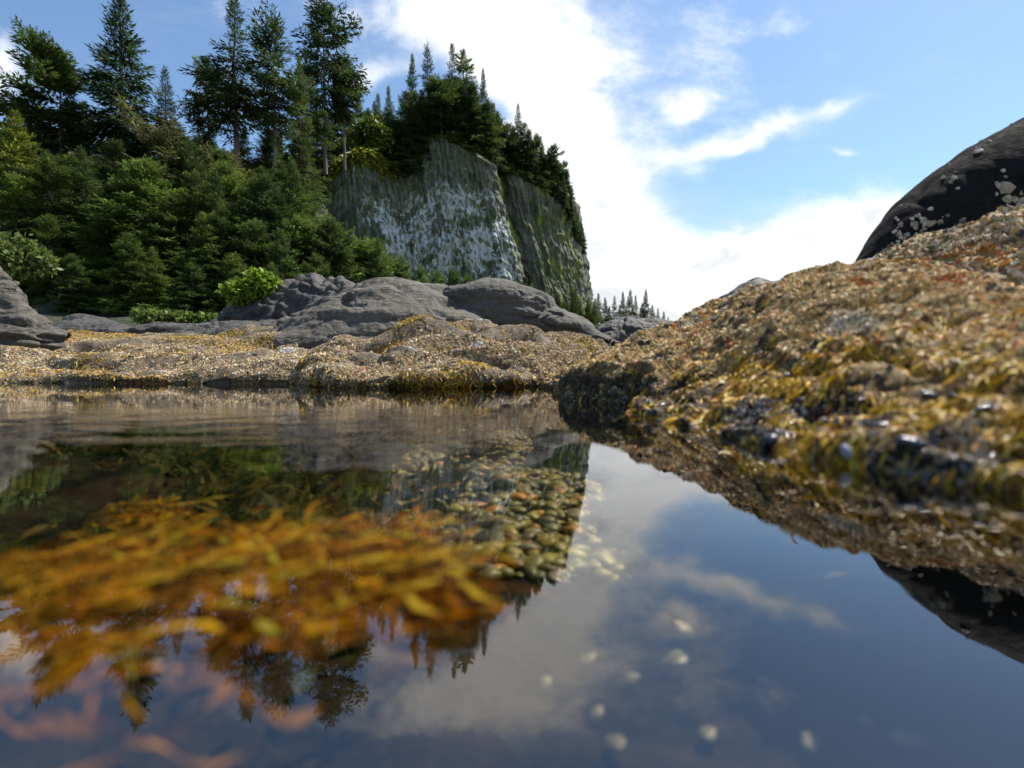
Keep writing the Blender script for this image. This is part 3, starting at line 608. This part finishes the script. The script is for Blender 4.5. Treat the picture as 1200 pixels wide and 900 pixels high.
# ------------------------------------------------------------------ trees
def tube(pts, rads, K=7):
    pts = np.asarray(pts, float); n = len(pts); t = norm(np.gradient(pts, axis=0)); a = np.array([.3,1,.1]) if abs(t[0,2]) > .8 else np.array([0,0,1.])
    b = norm(np.cross(t, a)); c = np.cross(t, b); an = np.linspace(0, 2*PI, K, endpoint=False)
    V = pts[:,None]+(np.cos(an)[None,:,None]*b[:,None]+np.sin(an)[None,:,None]*c[:,None])*np.asarray(rads)[:,None,None]
    i = np.arange(n*K).reshape(n,K); j = np.roll(i,-1,1)
    return V.reshape(-1,3), np.stack([i[:-1],j[:-1],j[1:],i[1:]],-1).reshape(-1,4)
def conifer(H, cb, R, nb, seed, prof='cone', asym=(0,0), droop=.25, top_up=.35, col=((.035,.062,.018),(.055,.085,.022),(.028,.05,.02)), dens=1., gap=.1, spray=.55, dead=0., lean=0.):
    """spruce: returns (trunk mesh, crown mesh); needle sprays are small folded rhombs along branchlets"""
    r = np.random.default_rng(seed); zz = np.linspace(0, 1, 12)
    axis = np.stack([lean*H*zz**2+.006*H*np.cumsum(r.normal(size=12))*.3, .006*H*np.cumsum(r.normal(size=12))*.3, zz*H],-1)
    TV, TQ = tube(axis, H*.0135*(1-zz*.93)); wood = [TV]; wq = [TQ]; wn = len(TV)
    cp, cd, cl_, cn, cc = [], [], [], [], []
    az = 0
    for b in range(nb):
        f = (b+.5)/nb; z = cb+(1-cb)*(f**.92)*(1-dead); az += 2.39996+r.normal()*.5
        if r.random() < gap and f < .93: continue
        e = 1-(z-cb)/(1-cb)
        if prof == 'cone': l = (e**.8)*(1-.25*sstep(.8,1.,e))+.035
        elif prof == 'column': l = min(1, e*3.0)**.7*(.62+.38*np.sin(e*7+seed))+.04
        elif prof == 'bush': l = (np.clip(e,0,1)**.62)+.05
        else: l = (.3+.7*np.sin(PI*np.clip(e*1.05,0,1))**.8)*min(1,e*5+.12)
        l *= R*H*r.uniform(.55,1.2); dx = np.array([math.cos(az), math.sin(az)])
        l *= max(.25, 1+asym[0]*dx[0]+asym[1]*dx[1])
        if l < .012*H: l = .012*H
        base = np.array([np.interp(z*H, axis[:,2], axis[:,k]) for k in range(3)]); elev = (top_up+.6*(1-e)**2 if e < .35 else top_up*.2-.25*e)+r.normal()*.15
        s = np.linspace(0, 1, 7); ho = s*math.cos(elev); ve = s*math.sin(elev)-droop*(s**1.6)*(.3+e)+.18*s**3
        pts = base+l*np.stack([ho*dx[0]+.06*np.sin(s*4+b)*-dx[1], ho*dx[1]+.06*np.sin(s*4+b)*dx[0], ve],-1)
        if l > .05*H:
            a, q = tube(pts[:6], H*.0028*(1-.8*s[:6])*(.5+e), 3); wood.append(a); wq.append(q+wn); wn += len(a)
        k = max(3, int(dens*(5+l/H*100)))
        tt = np.linspace(.18 if prof != 'bush' else .25, 1, k); pp = np.stack([np.interp(tt, s, pts[:,i]) for i in range(3)],-1)
        tang = norm(np.stack([np.interp(tt, s, np.gradient(pts[:,i])) for i in range(3)],-1)); side = norm(np.cross(tang, [0,0,1.]))
        tone = r.uniform(.75,1.3)
        for sg in (-1, 1):
            m = k; ll = np.minimum(l*spray*(1-.65*tt), .075*H)*r.uniform(.5,1.25,m)+.008*H
            dd = norm(tang*r.uniform(.6,1.,(m,1))+sg*side*r.uniform(.5,1.,(m,1))+np.array([0,0,1.])*r.normal(-.12,.22,(m,1)))
            for piece in range(3):
                f0 = piece*.33; cp.append(pp+dd*(ll*f0)[:,None]+r.normal(0,.004*H,(m,3))); cd.append(norm(dd+r.normal(0,.28,(m,3)))); cl_.append(ll*r.uniform(.38,.58,m)+.003*H)
                cn.append(norm(np.array([0,0,1.])+.75*r.normal(size=(m,3)))); cc.append(np.full(m, tone))
        cp.append(pts[-1:]-tang[-1:]*.02*l); cd.append(tang[-1:]); cl_.append(np.array([.03*H+.06*l])); cn.append(np.array([[0,0,1.]])); cc.append(np.array([tone]))
    p, d, L, n, tone = [np.concatenate(x) for x in (cp, cd, cl_, cn, cc)]
    m = len(p); side = norm(np.cross(d, n)); wdt = L*r.uniform(.09,.18,m); a = p; b_ = p+d*(L*.5)[:,None]; e_ = p+d*L[:,None]; e_[:,2] -= L*.1
    fold = n*(wdt*.5)[:,None]
    V = np.stack([a, b_+side*wdt[:,None]-fold, e_, b_-side*wdt[:,None]-fold, ], 1)
    Q = np.arange(m*4).reshape(m,4)
    c = palette(col, m, None, .15, r)*tone[:,None]
    tm = make_mesh('trunk', np.concatenate(wood), np.concatenate(wq), None, M['bark']); cm = make_mesh('crown', V, Q, None, M['needles'], np.repeat(c, 4, 0), smooth=False)
    return tm, cm
DK = ((.046,.072,.018),(.066,.095,.020),(.036,.058,.017)); LT = ((.080,.125,.024),(.112,.155,.028),(.055,.090,.024)); BR = ((.11,.10,.036),(.085,.09,.03),(.065,.085,.028))
VAR = {
 'spire':   conifer(1., .12, .155, 210, 1, 'cone', droop=.3, col=DK, gap=.08),
 'spire_b': conifer(1., .15, .14, 170, 2, 'cone', droop=.25, col=DK, gap=.15),
 'pole':    conifer(1., .38, .125, 120, 3, 'column', droop=.3, col=DK, gap=.2),
 'pole_b':  conifer(1., .42, .14, 130, 4, 'round', droop=.3, col=DK, gap=.2, asym=(-.25,0)),
 'broad':   conifer(1., .30, .20, 130, 5, 'round', droop=.28, col=DK, gap=.3, asym=(.2,0), dens=.8),
 'wind':    conifer(1., .25, .24, 190, 6, 'round', asym=(-.55,-.1), droop=.15, col=DK, gap=.1, top_up=.5),
 'bent':    conifer(1., .22, .36, 130, 7, 'round', asym=(-.25,-.1), droop=.3, col=BR, gap=.25, lean=.12, dens=.8),
 'young':   conifer(1., .02, .30, 190, 8, 'bush', droop=.22, col=LT, spray=.5, gap=.03),
 'young_b': conifer(1., .02, .36, 200, 9, 'bush', droop=.3, col=LT, spray=.5, gap=.05, asym=(.15,-.1)),
 'young_c': conifer(1., .02, .27, 170, 10, 'cone', droop=.15, col=LT, spray=.5, gap=.05),
 'fill':    conifer(1., .05, .24, 200, 12, 'bush', droop=.3, col=DK, spray=.5, gap=.05),
 'fill_b':  conifer(1., .06, .20, 190, 13, 'cone', droop=.35, col=DK, spray=.5, gap=.08),
 'dead':    conifer(1., .15, .13, 150, 14, 'cone', droop=.3, col=DK, gap=.1, dead=.12),
 'lit':     conifer(1., .05, .23, 230, 15, 'cone', droop=.3, col=((.10,.135,.022),(.13,.155,.026),(.07,.105,.02)), spray=.5, gap=.05)}
def tree(var, top, base, label, group=None, w=1., rot=None, name='spruce_tree', cat='tree'):
    H = top[2]-base[2]; e = empty(name, base, label, cat, group); tm, cm = VAR[var]
    e.rotation_euler = (0, 0, rng.uniform(0,6.28) if rot is None else rot); e.scale = (H*w, H*w, H)
    link('trunk', tm, e); link('crown', cm, e); return e
def hill_tree(var, px, py, Y, label, group=None, w=1., rot=None):
    t = P(px, py, Y); b = t.copy(); b[2] = float(hill_z(t[0], Y))-.3
    if t[2]-b[2] < 3: t[2] = b[2]+3
    return tree(var, t, b, label, group, w, rot)
tall = [('wind',66,60,60,1.0,0,'tall spruce with windswept branches streaming left beside the highest spire'), ('spire',138,-4,62,1.35,1.,'highest spruce spire of the wood, its tip touching the top edge'), ('spire_b',193,82,64,1.1,2.,'pointed spruce just right of the highest spire'),
        ('pole',275,3,66,1.3,.5,'tall bare trunked spruce at the left of the central tall group'), ('pole_b',243,70,68,.8,0,'shorter spruce leaning against the left of the central tall group'), ('pole_b',320,26,66,1.,2.,'round topped bare trunked spruce in the middle of the central tall group'),
        ('spire_b',350,70,74,.9,1.,'thin spruce between the round topped spruce and the big ragged spruce'),
        ('spire_b',20,150,66,1.,.2,'dark spruce behind the sunlit tree at the left edge'), ('spire',98,120,70,1.1,.4,'dark spruce filling the gap between the windswept tree and the spire'),('fill_b',165,140,72,1.2,.4,'dark spruce below the highest spire')]
for v_, px, py, Y, w, ro, lab in tall: hill_tree(v_, px, py, Y, lab, 'tall spruces on the slope', w, ro)
for var, px, py, yb, Y, w, ro, lab in [('broad',382,8,205,127,1.,0.,'big ragged spruce with bare lower trunk nearest the cliff'), ('pole_b',404,70,200,130,1.1,2.,'dense spruce crown pressed against the right of the big ragged spruce'), ('pole',362,60,230,120,1.1,1.,'dark spruce standing behind the left of the big ragged spruce')]:
    t = P(px, py, Y); b = P(px, yb, Y); tree(var, t, b, lab, 'tall spruces on the slope', w, ro)
hill_tree('lit', 18, 132, 44, 'large sunlit yellow green spruce at the left edge of the wood', None, 1.25, .3)
hill_tree('bent', 190, 158, 52, 'brownish windbent spruce with spreading branches in the middle of the wood', None, 1.25, 0)
hill_tree('bent', 268, 205, 50, 'low spreading spruce right of the windbent spruce', None, 1.2, 1.)
yng = [(-40,262,36),(58,255,38),(112,258,38),(150,275,36),(205,232,40),(238,250,38),(262,246,39),(300,262,38),(330,270,37),(352,255,42),(386,262,44),(415,278,46),(442,284,47),(85,300,35),(180,290,35),(275,300,35),(225,310,34),(320,308,35),(370,300,38)]
for i, (px, py, Y) in enumerate(yng):
    hill_tree(('young','young_b','young_c')[i % 3], px, py, Y, 'young bright green spruce in the front row at the foot of the wood', 'young spruces at the foot of the wood', rng.uniform(1.1,1.5))
for px, py, Y in [(470,303,50),(492,314,50),(512,320,52),(530,318,54),(548,324,54),(458,300,52),(565,330,60)]:
    t = P(px, py, Y); b = t.copy(); b[2] = 1.5; tree(('young','young_c','young_b')[int(px) % 3], t, b, 'small green spruce in front of the cliff foot just above the grey hump', 'small spruces in front of the cliff foot', .85)
cnt = 0
for Y in (41,46,51,57,63,70,78,88,100,114,128):
    step = 42 if Y < 60 else 36 if Y < 90 else 26
    for px in np.arange(-110, 470, step):
        px = px+rng.uniform(-11,11); Xw = (px-600)/600*Y
        if px > 455: continue
        zb = float(hill_z(Xw, Y)); hgt = rng.uniform(9,15) if Y < 60 else rng.uniform(9,14); sx, sy, _ = pix(np.array([[Xw,Y,zb+hgt]]))
        if px > 372:
            if Y >= 74: continue
            hgt = min(hgt, float(P(px, 254+.45*(px-380)+rng.uniform(0,14), Y)[2])-zb)
            if hgt < 2.5: continue
            sy = [900]
        lim = 196+14*math.sin(px*.05)
        if Y >= 78 and 195 < px < 260: lim = 228
        if sy[0] < lim: hgt *= .75
        if Y > 100 and px < 340: hgt *= .7
        t = np.array([Xw, Y, zb+hgt]); b = np.array([Xw, Y, zb-.3])
        tree(('fill','fill_b','fill','young_b')[cnt % 4] if Y < 60 else ('fill','fill_b')[cnt % 2], t, b, 'dark green spruce in the dense body of the wood on the slope', 'spruces massed on the slope', rng.uniform(1.1,1.6)); cnt += 1
# trees on the cliff
edge_px = pix(top_edge)[0][:760]
def cliff_tree(var, px, py, back, label, group, w=1., drop=2.):
    i = int(np.argmin(np.abs(edge_px-px))); b = top_edge[i].copy(); b[1] += back; b[0] = (px-600)/600*b[1]; b[2] += back*.03-drop
    t = P(px, py, b[1]); t[0] = b[0]
    if t[2]-b[2] < 2: t[2] = b[2]+2
    return tree(var, t, b, label, group, w)
top_list = [('spire_b',485,66,10,.95,'slim pointed spruce left of the dead topped spruce on the cliff'),('dead',503,42,12,.8,'spruce with a thin bare dead top on the cliff'),('pole',531,53,8,.95,'tallest full crowned spruce on the cliff summit'),('pole_b',545,60,14,.9,'spruce close behind the tallest cliff summit spruce'),('spire',567,82,9,.75,'narrow spruce right of the cliff summit group'),
            ('spire_b',607,123,8,.85,'lone pointed spruce standing clear on the right of the cliff summit'),('spire_b',458,103,16,1.,'small dark spruce left of the cliff summit group'),('spire_b',446,112,24,1.1,'small spruce tip above the bright shrub on the cliff')]
for v_, px, py, bk, w, lab in top_list: cliff_tree(v_, px, py, bk, lab, 'tall spruces on the cliff top', w)
tops = [(450,125),(465,120),(478,105),(492,110),(500,100),(512,92),(522,85),(538,88),(552,92),(560,105),(574,112),(580,125),(588,140),(596,135),(602,150),(615,145),(622,150),(628,158),(636,158),(642,168),(648,170),(654,176),(659,182),(662,192),(665,202)]
for i, (px, py) in enumerate(tops):
    for k in range(2):
        cliff_tree(('fill_b','spire_b','fill','pole_b','broad','spire','fill')[(3*i+2*k) % 7], px+k*5-2+rng.uniform(-3,3), py+k*rng.uniform(8,26)+rng.uniform(-4,12), 2+k*4+rng.uniform(0,5), 'dark spruce in the dense row along the cliff top', 'small spruces along the cliff top', rng.uniform(1.,1.45))
for i in range(14):   # clinging to the right edge
    j = int(690+i*11); b = G[min(j,nu-1), int(6+i*4.5)].copy(); t = b.copy(); t[2] += rng.uniform(7,10); b[2] -= 1
    tree('fill_b', t, b, 'small dark spruce clinging to the right edge of the cliff', 'spruces clinging to the cliff edge', 1.)
for i in range(22):   # foot of the cliff, right
    px = 600+i*4.6+rng.uniform(-3,3); Y = 118+rng.uniform(-8,8); t = P(px, 333+.35*(px-600)*.6+rng.uniform(-8,10), Y); b = t.copy(); b[2] = .5
    if t[2] < 5: t[2] = 5
    tree(('fill_b','young_c','spire_b','fill')[i % 4], t, b, 'green spruce in the clump at the right foot of the cliff', 'spruces at the right foot of the cliff', .9)
for i, (px, py, w) in enumerate([(692,331,.9),(701,345,1.),(709,350,1.1),(720,348,1.),(730,343,.9),(738,341,1.),(745,347,.9),(757,341,.95),(764,358,1.),(771,362,1.),(778,366,1.1),(752,356,1.2),(726,358,1.2),(714,360,1.2),(741,360,1.2),(783,372,1.2)]):
    Y = 190+6*(i % 3); t = P(px, py, Y); b = t.copy(); b[2] = 8.
    tree(('spire_b','spire','fill_b')[i % 3], t, b, 'distant small spruce on the low point right of the cliff', 'distant spruces on the low point', w*1.1)
pt = rk('low_point', 'distant low wooded point right of the cliff', [((15,178,0), (12,200,5)), ((24,178,0), (24,200,9)), ((36,180,0), (38,200,9.5)), ((50,182,0), (54,200,9)), ((66,186,0), (70,200,5)), ((85,190,-1), (88,200,-.5))], 'dark_rock', 60, 40, [('fbm', .6, .2)], back=(30,-9))[0]
pt['kind'] = 'structure'; del pt['category']; pt.name = 'far_hill'

for i, (px, py, yb, Y) in enumerate([(396,120,196,146),(410,130,192,150),(420,118,192,154),(446,135,200,150),(432,128,190,158),(385,140,208,140),(372,130,225,134),(358,150,232,128),(345,165,240,118),(330,172,245,112),(458,140,198,152),(440,120,190,162),(368,175,235,126),(312,180,245,110)]):
    tree(('fill','fill_b')[i % 2], P(px, py, Y), P(px, yb, Y), 'dark spruce in the gap between the wood and the cliff summit', 'spruces behind the brow of the cliff', 1.15)
# ---- leafy shrubs
def shrub(name, label, centre, size, n, leaf, cols, seed, cat='bush', stems=6, group=None):
    r = np.random.default_rng(seed); size = np.asarray(size, float)
    k = 26; cc = norm(r.normal(size=(k,3)))*r.uniform(.25,.85,(k,1)); cc[:,2] = np.abs(cc[:,2])*1.0
    i = r.integers(0, k, n); u = norm(r.normal(size=(n,3))); p = (cc[i]+u*r.uniform(.5,1.,(n,1))*.32*r.uniform(.7,1.2,(n,1)))*size
    d = norm(u+np.array([0,0,-.2])+.6*r.normal(size=(n,3))); nn_ = norm(u+np.array([0,0,.6])+.5*r.normal(size=(n,3)))
    L = leaf*r.uniform(.6,1.3,n); s = norm(np.cross(d, nn_)); w = L*.32
    V = np.stack([p, p+d*(L*.5)[:,None]+s*w[:,None], p+d*L[:,None], p+d*(L*.5)[:,None]-s*w[:,None]],1)
    e = empty(name, centre, label, cat, group)
    link('foliage', make_mesh('foliage', V, np.arange(n*4).reshape(n,4), None, M['leaf'], np.repeat(palette(cols, n, None, .2, r), 4, 0), smooth=False), e)
    wv, wq, wn = [], [], 0
    for j in range(stems):
        a, q = tube(np.array([[0,0,-.3*size[2]], cc[j]*size*.5, cc[j]*size]), np.array([.03,.02,.008])*size[2], 5); wv.append(a); wq.append(q+wn); wn += len(a)
    link('stem', make_mesh('stem', np.concatenate(wv), np.concatenate(wq), None, M['bark']), e)
    return e
GR = [(.16,.25,.02),(.22,.32,.03),(.10,.16,.015)]
shrub('leafy_bush', 'bright green leafy bush draped over the dark lumpy rock', P(294,347,10.9), (.70,.5,.56), 6200, .11, GR, 1)
shrub('leafy_bush', 'low wide green bush mound at the foot of the wood', P(200,380,13.5), (1.25,.6,.42), 5200, .12, [(.10,.14,.02),(.13,.18,.03),(.06,.09,.015)], 2)
shrub('leafy_bush', 'small low green bush right beside the wide bush mound', P(240,381,13.8), (.7,.5,.26), 2200, .10, [(.09,.17,.02),(.12,.20,.03)], 5)
shrub('leafy_bush', 'pale green leafy bush behind the tall left rock at the left edge', P(5,312,26.), (2.2,1.6,2.0), 5200, .30, [(.12,.17,.04),(.16,.20,.05),(.08,.12,.03)], 3)
i = int(np.argmin(np.abs(edge_px-432)))
shrub('leafy_bush', 'bright yellow green shrub on the left brow of the cliff', P(433,170,143), (6.5,5.,9.), 5000, .95, [(.10,.15,.015),(.15,.20,.02),(.05,.08,.012)], 4)
shrub('leafy_bush', 'dark green shrub between the bright shrub and the cliff summit', P(466,194,147), (8.,5.,7.), 4500, .9, [(.03,.055,.012),(.05,.08,.015)], 6)
shrub('leafy_bush', 'green shrub in the shade below the big ragged spruce', P(404,192,142), (6.,4.,7.), 3800, .9, [(.05,.08,.012),(.09,.13,.015)], 7)

for j, (px, sc_) in enumerate([(452,3.2),(466,3.6),(480,3.),(494,2.4),(530,2.2),(552,2.6),(572,3.),(592,3.2),(612,2.8),(630,2.6),(648,2.4)]):
    q = top_edge[int(np.argmin(np.abs(edge_px-px)))]
    shrub('leafy_bush', 'dark green shrub hanging over the top edge of the cliff', q+np.array([0,.6,-.6]), (sc_*1.1,sc_*.8,sc_*.8), 1500, .8, [(.045,.075,.014),(.075,.115,.02),(.03,.05,.012)], 40+j, group='shrubs along the cliff edge')
# ------------------------------------------------------------------ sky, clouds, sun
AZ, EL = math.radians(52), math.radians(57)
sd = Vector((math.sin(AZ)*math.cos(EL), math.cos(AZ)*math.cos(EL), math.sin(EL)))
sl = bpy.data.lights.new('sun', 'SUN'); sl.energy = 5.0; sl.angle = math.radians(.53); sl.color = (1.,.93,.82)
so = bpy.data.objects.new('sun', sl); COL.objects.link(so); so.rotation_euler = sd.to_track_quat('Z','Y').to_euler(); so.location = (0,0,50)
wd_ = bpy.data.worlds.new('World'); scene.world = wd_; wd_.use_nodes = True; wd_.node_tree.nodes.clear(); N = NT(wd_.node_tree)
outw = N.n('ShaderNodeOutputWorld'); bg = N.n('ShaderNodeBackground'); N.l(bg.outputs[0], outw.inputs[0]); bg.inputs[1].default_value = .125
sky = N.n('ShaderNodeTexSky', sky_type='NISHITA'); sky.sun_disc = False; sky.sun_elevation = EL; sky.sun_rotation = AZ; sky.air_density = 1.; sky.dust_density = .4; sky.ozone_density = 1.2
tc = N.n('ShaderNodeTexCoord').outputs['Generated']; sp = N.n('ShaderNodeSeparateXYZ'); N.l(tc, sp.inputs[0]); dx, dy, dz = sp.outputs
den = N.m('MAXIMUM', N.m('ABSOLUTE', dy), .15); u = N.m('DIVIDE', dx, den); v = N.m('DIVIDE', dz, den)
uvc = N.n('ShaderNodeCombineXYZ'); N.l(u, uvc.inputs[0]); N.l(v, uvc.inputs[1]); UVv = uvc.outputs[0]
wn = N.noise(UVv, 2.2, 4, .6, out='Color'); wadd = N.n('ShaderNodeVectorMath', operation='MULTIPLY_ADD'); N.l(wn, wadd.inputs[0]); wadd.inputs[1].default_value = (.22,.16,0); N.l(UVv, wadd.inputs[2])
wsep = N.n('ShaderNodeSeparateXYZ'); N.l(wadd.outputs[0], wsep.inputs[0]); uw, vw = wsep.outputs[0], wsep.outputs[1]
def ell(px, py, rx, ry, ang=0, amp=1.):
    cx, cy = (px-600)/600+.11, (431-py)/600+.08; c_, s_ = math.cos(math.radians(ang)), math.sin(math.radians(ang))
    a = N.m('SUBTRACT', uw, cx); b = N.m('SUBTRACT', vw, cy)
    p1 = N.m('DIVIDE', N.m('ADD', N.m('MULTIPLY', a, c_), N.m('MULTIPLY', b, s_)), rx/600); p2 = N.m('DIVIDE', N.m('SUBTRACT', N.m('MULTIPLY', b, c_), N.m('MULTIPLY', a, s_)), ry/600)
    d = N.m('ADD', N.m('MULTIPLY', p1, p1), N.m('MULTIPLY', p2, p2))
    return N.m('MULTIPLY', N.m('POWER', 2.718, N.m('MULTIPLY', d, -1.)), amp)
blobs = [(560,70,80,45,-30,1.),(640,150,75,75,-50,1.15),(690,230,70,90,-60,1.1),(760,300,110,60,0,.9),(880,320,230,55,0,1.0),(1000,270,130,38,12,.9),(700,350,120,50,0,.8),
         (803,140,26,17,65,.6),(855,180,90,15,14,.78),(970,136,42,13,22,.72),(972,188,28,6,0,.42),(815,212,26,10,0,.4),(2,95,52,48,0,.9),(445,95,40,18,20,.55),(720,70,190,70,-20,.55),(560,10,200,40,0,.46),(900,40,200,50,10,.12),(400,45,80,60,0,.3),(230,40,120,40,0,.2),(1100,90,140,40,0,.15),
         (-250,200,200,90,0,.7),(1500,150,250,60,10,.5),(250,330,400,60,0,.6),(600,-500,500,160,0,.35)]
msk = None
for b in blobs: e = ell(*b); msk = e if msk is None else N.m('ADD', msk, e)
nf = N.noise(N.scale(UVv, (3.2,4.6,1)), 1., 9, .62, .35); nf2 = N.noise(N.scale(UVv, (9,12,1)), 1., 6, .6, .4)
dn = N.m('ADD', msk, N.m('ADD', N.m('MULTIPLY', N.m('SUBTRACT', nf, .5), 2.3), N.m('MULTIPLY', N.m('SUBTRACT', nf2, .5), .9)))
cov = N.m('ADD', N.mapr(dn, .34, 1.15, 0., .88), N.m('MULTIPLY', N.mapr(N.m('ADD', msk, N.m('MULTIPLY', N.m('SUBTRACT', N.noise(N.scale(UVv, (2.2,7.,1)), 1.5, 7, .65, 1.), .5), 1.6)), .1, 1.1), .22), clamp=True); cov = N.m('MULTIPLY', cov, N.mapr(dz, -.02, .02))
shade = N.mapr(N.m('ADD', N.noise(N.scale(UVv, (2.4,5.,1)), 2.4, 7, .62, .5), N.m('MULTIPLY', v, .35)), .40, .68)
ccol = N.mix(shade, (4.0,4.12,4.28), (6.0,6.0,6.0))
skc = N.mix(1., sky.outputs[0], (.70,.79,.83), 'MULTIPLY')
N.l(N.mix(N.m('MULTIPLY', cov, .97), skc, ccol), bg.inputs[0])

# ------------------------------------------------------------------ render settings
scene.render.engine = 'CYCLES'
cy = scene.cycles; cy.max_bounces = 7; cy.diffuse_bounces = 2; cy.glossy_bounces = 3; cy.transmission_bounces = 4; cy.transparent_max_bounces = 8
cy.caustics_reflective = False; cy.caustics_refractive = False; cy.use_denoising = True; cy.sample_clamp_indirect = 6
try: cy.denoiser = 'OPENIMAGEDENOISE'
except Exception: pass
vs = scene.view_settings; vs.view_transform = 'Standard'; vs.look = 'None'; vs.gamma = 1; vs.use_curve_mapping = False; vs.exposure = .78
